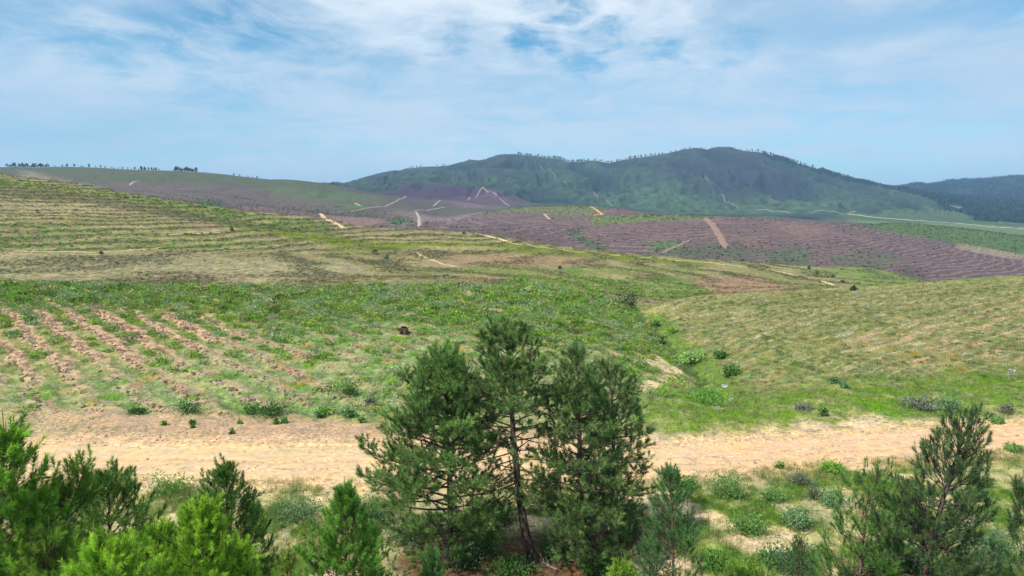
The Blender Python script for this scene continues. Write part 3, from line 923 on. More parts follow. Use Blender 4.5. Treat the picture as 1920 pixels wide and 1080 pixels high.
# the sandy track in the foreground: own sheet just above the ground
def main_road():
    xs = np.linspace(-60, 62, 620); ts = np.linspace(0, 1, 60)
    X = np.repeat(xs[:, None], 60, 1)
    a_ = xs / 36.0
    # edge distances as functions of x, found by iterating x = a * D
    near_e = np.empty_like(xs); far_e = np.empty_like(xs)
    for out, r in ((near_e, 2), (far_e, 3)):
        out[:] = np.interp(xs, ag * rowsD[r], rowsD[r])
    wob = .35 * fbm(xs / 4, xs * 0, 201, 4); wob2 = .5 * fbm(xs / 5, xs * 0 + 9, 202, 4)
    Y = (near_e + wob)[:, None] * (1 - ts)[None] + (far_e + wob2)[:, None] * ts[None]
    rr = np.exp(-((ts - .28) / .05) ** 2) + np.exp(-((ts - .52) / .05) ** 2) + .6 * np.exp(-((ts - .8) / .05) ** 2)
    st = fbm(ts[None] * 10 + .3 * fbm(X / 9, Y / 9, 93, 2), X / 12, 92, 5, .6)
    edge = np.minimum(ts, 1 - ts)[None] * 7.0
    Zr = sample(Z, X, Y) + .045 - .11 * rr[None] * (.45 + .55 * sstep(X, -30, 10)) + .018 * st - .10 * (1 - sstep(edge, 0, .35)) + .02 * fbm(X / .8, Y / .5, 204, 3)
    cc = np.array((.53, .385, .235))[None, None] * np.ones(X.shape + (1,))
    def mx(c, m, k):
        m = (np.clip(m, 0, 1) * k)[..., None]
        return c * (1 - m) + np.array(c2) * m
    c2 = (.62, .475, .30); cc = mx(cc, sstep(st, .05, .5), .6)
    c2 = (.50, .30, .18); cc = mx(cc, sstep(-st, .1, .6), .55)
    c2 = (.56, .36, .235); cc = mx(cc, np.repeat(sstep(xs, 2, 16)[:, None], 60, 1), .6)
    c2 = (.40, .265, .17); cc = mx(cc, sstep(rr[None] + .7 * st, .4, 1.0) * (.55 + .45 * sstep(X, -25, 8)), .7)
    c2 = (.45, .33, .22); cc = mx(cc, sstep(fbm(X / 3.0, Y / 1.6, 207, 5, .65), .0, .5), .5)
    c2 = (.30, .29, .12); cc = mx(cc, sstep(fbm(X / 2.2, Y / .7, 205, 4) + (1 - sstep(edge, 0, 1.5)) * .35, .5, .7), .5)
    V = np.stack([X, Y, Zr], -1).reshape(-1, 3)
    K = 60
    a = (np.arange(len(xs) - 1)[:, None] * K + np.arange(K - 1)[None, :]).ravel()
    F = np.stack([a, a + K, a + K + 1, a + 1], 1)
    o = link('sandy_track', raw_mesh('sandy_track', V, F, cc.reshape(-1, 3), 'cover', True), M_TRACK)
    setp(o, 'wide sandy dirt track crossing behind the pines', 'track', None, 'structure')


main_road()
TR = 'dirt_track'
SANDT = (.60, .44, .28); FART = (.28, .25, .21); ORT = (.62, .36, .20)
for pts, w, c, mt, lf, lab in [
    ([(648, 431), (640, 424), (612, 411), (600, 400)], 5.5, SANDT, M_TRACKF, .25, 'orange bend of track dropping over the crest of the dry hillside'),
    ([(0, 472), (90, 473), (220, 472), (300, 464), (350, 461)], 1.8, (.42, .35, .2), M_TRACKF, .15, 'thin pale track below the green heath strip on the hillside'),
    ([(300, 441), (360, 439), (430, 437)], 1.7, (.42, .34, .2), M_TRACKF, .12, 'short sandy track on the hillside below the green crest'),
    ([(780, 472), (800, 484), (830, 494), (856, 500)], 2.2, (.42, .31, .19), M_TRACKF, .15, 'short pinkish track in the hollow of the hillside'),
    ([(890, 438), (925, 445), (960, 455)], 3.4, SANDT, M_TRACKF, .25, 'short curved track on the hillside crest near the purple valley'),
    ([(930, 452), (1060, 470), (1200, 482), (1340, 493), (1450, 506), (1530, 525), (1580, 540)], 2.0, (.45, .38, .19), M_TRACKF, .15, 'faint grassy track running down right along the hillside'),
    ([(1322, 408), (1335, 420), (1350, 445), (1362, 468)], 10.0, (.30, .205, .16), M_TRACKF, .5, 'straight pinkish firebreak down the terraced hill'),
    ([(1108, 387), (1118, 394), (1130, 402), (1112, 404)], 4.5, ORT, M_TRACKF, .5, 'orange hairpin track on the hill in front of the mountain'),
    ([(1020, 401), (1026, 407), (1032, 412)], 5, (.50, .36, .27), M_TRACKF, .5, 'short pale track on the dark hill left of the orange hairpin'),
    ([(1240, 474), (1270, 464), (1296, 449)], 2.6, (.25, .18, .14), M_TRACKF, .4, 'short track climbing the foot of the terraced hill'),
    ([(615, 399), (660, 397), (720, 386), (742, 378), (765, 368)], 5, (.36, .29, .23), M_TRACKF, .7, 'grey track from the left hill to the purple valley'),
    ([(780, 399), (786, 408), (787, 424)], 5.5, (.44, .37, .31), M_TRACKF, .6, 'pale track standing upright in the purple valley'),
    ([(812, 386), (822, 379), (826, 376)], 5, (.40, .33, .29), M_TRACKF, .6, 'tiny hook of track in the purple valley'),
    ([(775, 398), (805, 394), (835, 388)], 5, (.38, .31, .27), M_TRACKF, .6, 'thin track across the purple valley'),
    ([(878, 376), (882, 368), (905, 361), (930, 370), (956, 388)], 6, (.30, .24, .22), M_TRACKF, 1.2, 'looping track round the purple knoll'),
    ([(243, 348), (250, 343), (262, 341)], 6, (.44, .36, .28), M_TRACKF, .8, 'short track on the left skyline hill'),
    ([(664, 375), (672, 380), (680, 383)], 5, (.46, .38, .30), M_TRACKF, .8, 'short track at the right end of the left hill'),
    ([(1003, 306), (1025, 325), (1050, 343), (1068, 362)], 6, (.15, .15, .12), M_TRACKF, 2.0, 'faint straight track down the left shoulder of the mountain'),
    ([(1098, 362), (1120, 374), (1150, 383)], 6, (.16, .17, .13), M_TRACKF, 2, 'faint track at the foot of the mountain saddle'),
    ([(1318, 330), (1330, 352), (1345, 372), (1362, 386), (1385, 395)], 6, (.17, .165, .14), M_TRACKF, 2.0, 'faint track winding down the middle of the mountain'),
    ([(846, 312), (850, 330), (849, 350)], 5, (.13, .14, .10), M_TRACKF, 2.0, 'faint track down the mountain above the purple band'),
    ([(1420, 396), (1500, 399), (1560, 399), (1590, 401), (1640, 398)], 8, (.28, .27, .21), M_TRACKF, 1.5, 'long pale road along the foot of the mountain'),
    ([(1590, 402), (1640, 408), (1720, 415), (1800, 421), (1860, 428), (1930, 431)], 10, (.46, .42, .33), M_TRACKF, 1.2, 'pale road crossing the plain on the right'),
    ([(1780, 390), (1830, 398), (1865, 412), (1880, 420)], 7, (.22, .21, .17), M_TRACKF, 1.2, 'curving road at the edge of the dark forest'),
]:
    if pts[0][1] < 425 and lf > .3:
        c = tuple(q * .78 for q in c); w = w * .85
    track(TR, pts, w, mt, c, lf, lab)
print('tracks', round(time.time() - T0, 1))
#PART3

# ------------------------------------------------------------------ small plants: protos and merged ground cover
def leaf_dome(n, size, seed, flat=.75, inner=.45, up=.3):
    r = np.random.default_rng(seed)
    d = r.normal(size=(n, 3)); d[:, 2] = np.abs(d[:, 2]) + .05
    d /= np.linalg.norm(d, axis=1)[:, None]
    rad = r.uniform(inner, 1, (n, 1)) * (1 + .25 * np.sin(3 * np.arctan2(d[:, 1:2], d[:, :1]) + r.uniform(0, 6)))
    p = d * rad; p[:, 2] *= flat
    a = r.normal(size=(n, 3)); a[:, 2] += up * 2
    a /= np.linalg.norm(a, axis=1)[:, None]
    b_ = np.cross(a, r.normal(size=(n, 3))); b_ /= np.linalg.norm(b_, axis=1)[:, None]
    s = size * r.uniform(.6, 1.3, (n, 1))
    V = np.stack([p - b_ * s * .45, p + b_ * s * .45, p + a * s * 1.1], 1).reshape(-1, 3)
    V[:, 2] = np.maximum(V[:, 2], -.05)
    sh = np.repeat(r.uniform(.75, 1.25, n), 3)
    return V, np.arange(3 * n).reshape(-1, 3), sh


def grass_clump(n, seed, spread=.5, width=.05, lean=.45):
    r = np.random.default_rng(seed)
    p = r.normal(size=(n, 2)) * spread * .5
    az = r.uniform(0, 2 * math.pi, n); ln = np.abs(r.normal(size=n)) * lean
    h = r.uniform(.5, 1.15, n)
    side = np.stack([np.cos(az + 1.57), np.sin(az + 1.57), np.zeros(n)], 1) * width * .5
    b = np.stack([p[:, 0], p[:, 1], np.full(n, -.04)], 1)
    t = b + np.stack([np.cos(az) * ln * h, np.sin(az) * ln * h, h], 1)
    V = np.stack([b - side, b + side, t], 1).reshape(-1, 3)
    sh = np.repeat(r.uniform(.75, 1.25, n), 3)
    return V, np.arange(3 * n).reshape(-1, 3), sh


def merge(protos, x, y, z, rot, sc, tint, seed=0):
    r = np.random.default_rng(seed + 999)
    which = r.integers(0, len(protos), len(x))
    Vs, Fs, Cs = [], [], []
    off = 0
    for k, (V, F, sh) in enumerate(protos):
        m = which == k
        n = int(m.sum())
        if n == 0: continue
        c, s = np.cos(rot[m])[:, None], np.sin(rot[m])[:, None]
        S = sc[m]
        vx = V[None, :, 0] * S[:, :1]; vy = V[None, :, 1] * S[:, 1:2]; vz = V[None, :, 2] * S[:, 2:3]
        X = vx * c - vy * s + x[m][:, None]; Y = vx * s + vy * c + y[m][:, None]; Zz = vz + z[m][:, None]
        Vs.append(np.stack([X, Y, Zz], -1).reshape(-1, 3).astype(np.float32))
        Fs.append((F[None] + (np.arange(n) * len(V))[:, None, None]).reshape(-1, 3) + off)
        Cs.append((tint[m][:, None, :] * sh[None, :, None]).reshape(-1, 3).astype(np.float32))
        off += n * len(V)
    return np.concatenate(Vs), np.concatenate(Fs), np.concatenate(Cs)


def scatter_points(n, d0, d1, a0, a1, seed, power=1.0):
    """n random points in a wedge, even per square metre (power 1) or denser near the viewer (power < 1)"""
    r = np.random.default_rng(seed)
    q = 1 + power
    D = (r.uniform(0, 1, n) * (d1 ** q - d0 ** q) + d0 ** q) ** (1 / q)
    a = r.uniform(a0, a1, n)
    return a * D, D, r


def tintmix(r, n, cols, w):
    idx = r.choice(len(cols), n, p=np.array(w) / sum(w))
    c = np.array(cols)[idx]
    return c * r.uniform(.78, 1.22, (n, 1)) * (1 + r.normal(0, .05, (n, 3)))


HEATHP = [leaf_dome(110, .19, 300 + k, .75) for k in range(6)]
GRASSP = [grass_clump(11, 320 + k) for k in range(6)]
SCRUBP = [leaf_dome(16, .62, 340 + k, .7) for k in range(5)]


def clear_of_track(x, y, m=.4):
    n_ = np.interp(x, ag * rowsD[2], rowsD[2]); f_ = np.interp(x, ag * rowsD[3], rowsD[3])
    return (y < n_ - m) | (y > f_ + m)


def stuff(name, label, parts, mat):
    V = []; F = []; Cc = []; off = 0
    for v, f, c in parts:
        V.append(v); F.append(f + off); Cc.append(c); off += len(v)
    o = link(name, raw_mesh(name, np.concatenate(V), np.concatenate(F), np.clip(np.concatenate(Cc), .005, .9)), mat)
    return setp(o, label, name.replace('_', ' '), None, 'stuff')


# heath on the near left hill, in rows between the bare strips
x, y, r = scatter_points(25000, 44, 112, -1.0, .26, 401, .75)
pl = sample(heath, x, y); pb = sample(bare_zone, x, y); plo = sample(lower * (1 - bare_zone), x, y)
rowv = np.cos(2 * math.pi * sample(ph_left, x, y))
nn = sample(g_m + .6 * g_l, x, y)
prob = pl * (.95 - .5 * sstep(rowv, .3, .9) * (1 - sstep(y, 75, 95) * .5)) * sstep(nn, -.75, -.05)
prob = np.maximum(prob, pb * .62 * sstep(-rowv, -.1, .7) * sstep(nn + (y - 62) / 30, -.15, .35))
prob = np.maximum(prob, plo * .13)
k = r.uniform(0, 1, len(x)) < prob * .8 * (1 - sample(sandp, x, y))
x, y = x[k], y[k]; n = len(x)
s = r.uniform(.22, .74, n) * (1 + .25 * sstep(y, 70, 100)) * (1 + .5 * (r.uniform(0, 1, n) < .12))
ht = tintmix(r, n, [(.165, .30, .035), (.23, .37, .05), (.20, .30, .12), (.30, .35, .18), (.28, .31, .07), (.085, .16, .03), (.34, .29, .17)], [4, 3.2, 2.4, 1.3, 1.5, 2.2, 1.0])
pn = sample(fbm(XX / 5, DD / 5, 411, 3), x, y)[:, None]
ht = ht * (1 - sstep(pn, .15, .5) * .75) + np.array((.27, .36, .19)) * sstep(pn, .15, .5) * .75
h1_ = merge(HEATHP, x, y, zat(x, y), r.uniform(0, 6.28, n), np.stack([s, s, s * r.uniform(.6, 1.15, n)], 1), ht, 1)
stuff('heath', 'bright green heath bushes growing in rows over the near left hill', [h1_], M_HEATH)
print('heath', n)

# grasses
parts = []
x, y, r = scatter_points(42000, 36, 125, -.95, .95, 402, .45)
lh = sample(left_hill, x, y); rh = sample(right_hill, x, y); bw = sample(bowl, x, y); vg = np.maximum(sample(vergeL, x, y), sample(vergeR, x, y)); sp_ = sample(sandp, x, y)
nn = sample(g_m, x, y)
bz_ = sample(bare_zone * bz, x, y)
prob = (.55 + .4 * bw) * (1 - .82 * vg * sstep(nn, .3, -.2)) * (1 - sp_) * (1 - .85 * bz_) * clear_of_track(x, y)
k = r.uniform(0, 1, len(x)) < prob
x, y, lh, rh, bw, nn, vg = (q[k] for q in (x, y, lh, rh, bw, nn, vg)); n = len(x)
ca = tintmix(r, n, [(.17, .24, .09), (.13, .21, .05), (.34, .31, .16), (.46, .42, .26)], [3, 3, 2, 1])
cb = tintmix(r, n, [(.40, .35, .19), (.52, .47, .31), (.17, .20, .07), (.26, .22, .10), (.35, .21, .07), (.12, .17, .05)], [3, 2.6, 4, 3, .35, 2.5])
cc_ = tintmix(r, n, [(.12, .215, .03), (.15, .22, .05), (.27, .28, .11)], [4, 3, 2])
ct = ca * (1 - rh[:, None]) + cb * rh[:, None]
ct = ct * (1 - bw[:, None]) + cc_ * bw[:, None]
ct = ct * (1 - vg[:, None]) + tintmix(r, n, [(.40, .36, .17), (.26, .27, .10)], [2, 1]) * vg[:, None]
gq = np.exp(-(sample(gully, x, y) / 1.9) ** 2)[:, None]
ct = ct * (1 - gq) + np.array((.075, .105, .03)) * gq
s = r.uniform(.28, .6, n) * (1 + .25 * sstep(y, 50, 100)) * (1 - .3 * vg)
hh = r.uniform(.18, .42, n) * (1 + .2 * sstep(y, 60, 100)) * (1 - .35 * vg)
parts.append(merge(GRASSP, x, y, zat(x, y), r.uniform(0, 6.28, n), np.stack([s, s, hh], 1), ct, 2))
print('grass', n)
# foreground grass between the pines and the track
x, y, r = scatter_points(46000, 15, 38.5, -.95, .95, 403, .9)
nn = sample(fg1, x, y); nb = sample(fbm(XX / 2.1, DD / 2.1, 91, 4), x, y)
df = sample(duff, x, y)
edge_ = np.interp(x, ag * rowsD[2], rowsD[2]) - y
dry = sstep(edge_, 3.0, .3)
prob = sstep(nn, -.45, .25) * (1 - sstep(nb, .15, .45) * .8) * (1 - sstep(df, .2, .5)) * clear_of_track(x, y, .25) * (1 - .45 * dry)
k = (r.uniform(0, 1, len(x)) < prob) & (edge_ > 0)
x, y, nn, dry = x[k], y[k], nn[k], dry[k]; n = len(x)
gr_ = sstep(nn + r.normal(0, .12, n) + .15 + .15 * sstep(x, 3, 9), -.05, .3)[:, None] * (1 - .6 * dry[:, None])
ct = tintmix(r, n, [(.38, .35, .17), (.28, .27, .12), (.46, .41, .25)], [3, 3, 1]) * (1 - gr_) + tintmix(r, n, [(.125, .235, .035), (.17, .25, .06), (.10, .18, .04)], [4, 3, 2]) * gr_
s = r.uniform(.18, .36, n); hh = r.uniform(.15, .42, n)
FINEP = [grass_clump(16, 360 + k, .8, .045, .5) for k in range(6)]
parts.append(merge(FINEP, x, y, zat(x, y), r.uniform(0, 6.28, n), np.stack([s, s, hh], 1), ct, 3))
print('fore grass', n)

x, y, r = scatter_points(9000, 31, 44, -.95, .95, 411, 1.0)
n_ = np.interp(x, ag * rowsD[2], rowsD[2]); f_ = np.interp(x, ag * rowsD[3], rowsD[3]); tq = (y - n_) / (f_ - n_)
wp = np.exp(-((tq - .0) / .10) ** 2) * .8 + np.exp(-((tq - 1.0) / .12) ** 2) * .7 + .25 * np.exp(-((tq - .40) / .05) ** 2)
k = r.uniform(0, 1, len(x)) < wp * sstep(fbm(x / 3, y / .9, 209, 4), .0, .35)
x, y = x[k], y[k]; n = len(x); s = r.uniform(.12, .3, n)
parts.append(merge(FINEP, x, y, zat(x, y) + .03, r.uniform(0, 6.28, n), np.stack([s, s, s * .7], 1), tintmix(r, n, [(.30, .29, .12), (.20, .24, .08), (.42, .37, .2)], [3, 3, 2]), 11))
print('weeds', n)
stuff('grass', 'green and straw coloured grasses over the near slopes and verges', parts, M_GRASS)


# torn clods of soil along the ploughed rows
x, y, r = scatter_points(34000, 44, 95, -1.0, .2, 408, .8)
pb = sample(np.maximum(bare_zone, lower * .6) * left_hill, x, y); rowv = np.cos(2 * math.pi * (sample(ph_left, x, y) + .16))
k = r.uniform(0, 1, len(x)) < pb * sstep(rowv + r.normal(0, .25, len(x)), .35, .9) * sstep(sample(nl_, x, y), -.5, .3)
x, y = x[k], y[k]; n = len(x); s = r.uniform(.06, .19, n)
CLP = []
for q in range(5):
    rq = np.random.default_rng(600 + q)
    V_ = np.array([(1, 0, 0), (0, 1, 0), (-1, 0, 0), (0, -1, 0), (0, 0, 1), (0, 0, -1), ], float) * rq.uniform(.6, 1.2, (6, 3)) + rq.normal(0, .2, (6, 3))
    CLP.append((V_, np.array([(0, 1, 4), (1, 2, 4), (2, 3, 4), (3, 0, 4), (1, 0, 5), (2, 1, 5), (3, 2, 5), (0, 3, 5)]), rq.uniform(.9, 1.1, 6)))
stuff('soil_clods', 'reddish clods of turned soil along the ploughed rows', [merge(CLP, x, y, zat(x, y) + .02, r.uniform(0, 6.28, n), np.stack([s * 1.2, s, s * .75], 1), tintmix(r, n, [(.20, .13, .09), (.28, .19, .13), (.12, .08, .06), (.38, .31, .24)], [3, 3, 2, .5]), 8)], M_CLOD)
print('clods', n)

x, y, r = scatter_points(16000, 31, 47, -.95, .95, 409, 1.0)
n_ = np.interp(x, ag * rowsD[2], rowsD[2]); f_ = np.interp(x, ag * rowsD[3], rowsD[3])
tq = (y - n_) / (f_ - n_)
k = r.uniform(0, 1, len(x)) < np.where((tq > .1) & (tq < .9), .12 + .3 * sstep(fbm(x / 5, y / 1.5, 208, 3), .1, .5), .6) * .55 * (sample(np.maximum(np.maximum(vergeL, vergeR), onroad), x, y))
x, y = x[k], y[k]; n = len(x); s = r.uniform(.018, .05, n) * (1 + 1.2 * (r.uniform(0, 1, n) < .06))
stuff('gravel', 'small stones strewn over the sandy track and its verges', [merge(CLP, x, y, zat(x, y) + .05 * clear_of_track(x, y, -.2) * 0 + .04, r.uniform(0, 6.28, n), np.stack([s * 1.2, s, s * .7], 1), tintmix(r, n, [(.50, .40, .28), (.36, .26, .18), (.24, .18, .14)], [3, 3, 1.5]), 9)], M_CLOD)

# little bushes among the dry grass of the right slope
x, y, r = scatter_points(9000, 50, 125, .18, .95, 410, .7)
k = (sample(right_hill, x, y) > .5) & (r.uniform(0, 1, len(x)) < .55 * sstep(sample(g_l + .5 * g_m, x, y), -.4, .4))
x, y = x[k], y[k]; n = len(x); s = r.uniform(.14, .42, n)
parts_r = merge(HEATHP, x, y, zat(x, y), r.uniform(0, 6.28, n), np.stack([s * 1.2, s, s * .8], 1), tintmix(r, n, [(.17, .22, .08), (.13, .19, .05), (.28, .30, .17), (.30, .22, .12)], [3, 3, 1.5, 1]), 10)
stuff('low_bushes', 'little olive bushes among the dry grass of the right slope', [parts_r], M_HEATH)
print('low bushes', n)

# low scrub on the middle hillside
parts = []
x, y, r = scatter_points(70000, 140, 470, -.86, .86, 404, .15)
zt_ = sample(zc, x, y)
g1 = sample(np.maximum(np.maximum(H1, H4), np.maximum(H2 * .8, H3 * .6)), x, y)
tr_ = np.cos(2 * math.pi * zt_ / 1.75)
nn = sample(tn2, x, y)
prob = np.where(g1 > .3, .35 + .55 * sstep(tr_, -.6, .3), .75 * sstep(tr_ + .6 * nn, -.1, .8))
k = r.uniform(0, 1, len(x)) < prob
x, y, g1 = x[k], y[k], g1[k]; n = len(x)
base_c = sample(C[..., 0], x, y), sample(C[..., 1], x, y), sample(C[..., 2], x, y)
bc = np.stack(base_c, 1)
ct = np.where(g1[:, None] > .3, tintmix(r, n, [(.16, .30, .045), (.21, .33, .08), (.15, .23, .045)], [4, 2, 2]),
              bc * r.uniform(.5, 1.4, (n, 1)) * .5 + .5 * tintmix(r, n, [(.46, .42, .27), (.22, .22, .09), (.33, .28, .13)], [3, 3, 2]))
s = r.uniform(.35, .85, n) * (.75 + .5 * sstep(y, 200, 420)) * (1 + .3 * (g1 > .3))
parts.append(merge(SCRUBP, x, y, zat(x, y), r.uniform(0, 6.28, n), np.stack([s * 1.2, s, s * .7], 1), ct, 4))
print('scrub', n)
stuff('scrub', 'low scrub scattered over the dry hillside', parts, M_HEATH)
# shrub growth on the terraced hills
x, y, r = scatter_points(26000, 560, 1250, -.80, .86, 405, .3)
bc = np.stack([sample(C[..., i], x, y) for i in range(3)], 1)
grn = bc[:, 1] / (bc[:, 0] + 1e-6)
k = r.uniform(0, 1, len(x)) < np.clip((grn - .62) * 2.0, .10, 1)
x, y, bc, grn = x[k], y[k], bc[k], grn[k]; n = len(x)
ct = bc * r.uniform(.6, 1.15, (n, 1))
s = r.uniform(.5, 1.5, n)
MINIP = [leaf_dome(9, .9, 380 + k, .7) for k in range(4)]
stuff('hill_scrub', 'dark scrub dotted over the terraced hills', [merge(MINIP, x, y, zat(x, y), r.uniform(0, 6.28, n), np.stack([s * 1.3, s, s * .7], 1), ct, 5)], M_HEATH)
print('scatter', round(time.time() - T0, 1))


# ------------------------------------------------------------------ tubes
class Tubes:
    def __init__(self):
        self.V = []; self.F = []; self.off = 0

    def add(self, P, rad, k=5):
        P = np.asarray(P, float); rad = np.asarray(rad, float); n = len(P)
        T = np.gradient(P, axis=0); T /= np.linalg.norm(T, axis=1)[:, None] + 1e-9
        ref = np.array([0, 0, 1.0]) if abs(T[0, 2]) < .8 else np.array([1.0, 0, 0])
        A = np.cross(T, ref); A /= np.linalg.norm(A, axis=1)[:, None] + 1e-9
        B = np.cross(T, A)
        th = np.arange(k) * 2 * math.pi / k
        ring = P[:, None] + rad[:, None, None] * (A[:, None] * np.cos(th)[None, :, None] + B[:, None] * np.sin(th)[None, :, None])
        self.V.append(ring.reshape(-1, 3))
        i = np.arange(n - 1)[:, None] * k; j = np.arange(k)[None]; j2 = (j + 1) % k
        F = np.stack([i + j, i + j2, i + k + j2, i + k + j], -1).reshape(-1, 4) + self.off
        self.F.append(F); self.off += n * k

    def mesh(self, name):
        return raw_mesh(name, np.concatenate(self.V), np.concatenate(self.F), None, smooth=True)


def unit(v):
    return v / (np.linalg.norm(v) + 1e-9)


def needles(P, D, L, tint, per, nl, w, r, open_=(70, 22), droop=.12):
    """tufts of needles round every shoot (arrays of shoot base, direction, length, colour)"""
    n = len(P)
    per = np.broadcast_to(np.asarray(per), (n,)).astype(int)
    idx = np.repeat(np.arange(n), per); m = len(idx)
    s = r.uniform(0, 1, m) ** .8
    d = D[idx]
    ref = np.where(np.abs(d[:, 2:3]) < .8, np.array([[0, 0, 1.0]]), np.array([[1.0, 0, 0]]))
    A = np.cross(d, ref); A /= np.linalg.norm(A, axis=1)[:, None]; B = np.cross(d, A)
    ph = r.uniform(0, 2 * math.pi, m)[:, None]
    th = np.radians(open_[0] + (open_[1] - open_[0]) * s + r.normal(0, 9, m))[:, None]
    q = d * np.cos(th) + (A * np.cos(ph) + B * np.sin(ph)) * np.sin(th)
    q[:, 2] -= droop * r.uniform(0, 1, m)
    base = P[idx] + d * (L[idx] * s)[:, None]
    ln = (np.broadcast_to(np.asarray(nl), (n,))[idx] * r.uniform(.7, 1.15, m))[:, None]
    side = np.cross(q, r.normal(size=(m, 3))); side /= np.linalg.norm(side, axis=1)[:, None] + 1e-9
    ww = (np.broadcast_to(np.asarray(w), (n,))[idx] * .5)[:, None]
    V = np.stack([base - side * ww, base + side * ww, base + q * ln], 1).reshape(-1, 3)
    c = tint[idx] * r.uniform(.8, 1.2, (m, 1))
    return V, np.arange(3 * m).reshape(-1, 3), np.repeat(c, 3, 0)


def at(u, v, D):
    sx = (u - 960) / FPX; sy = (540 - v) / FPX
    dy = cp + sy * sp
    return np.array([D * sx / dy, D, D * (-sp + sy * cp) / dy])


def spine_from(pts, D, dD=0.0):
    n = len(pts)
    P = np.array([at(u, v, D + dD * i / (n - 1)) for i, (u, v) in enumerate(pts)])
    return P


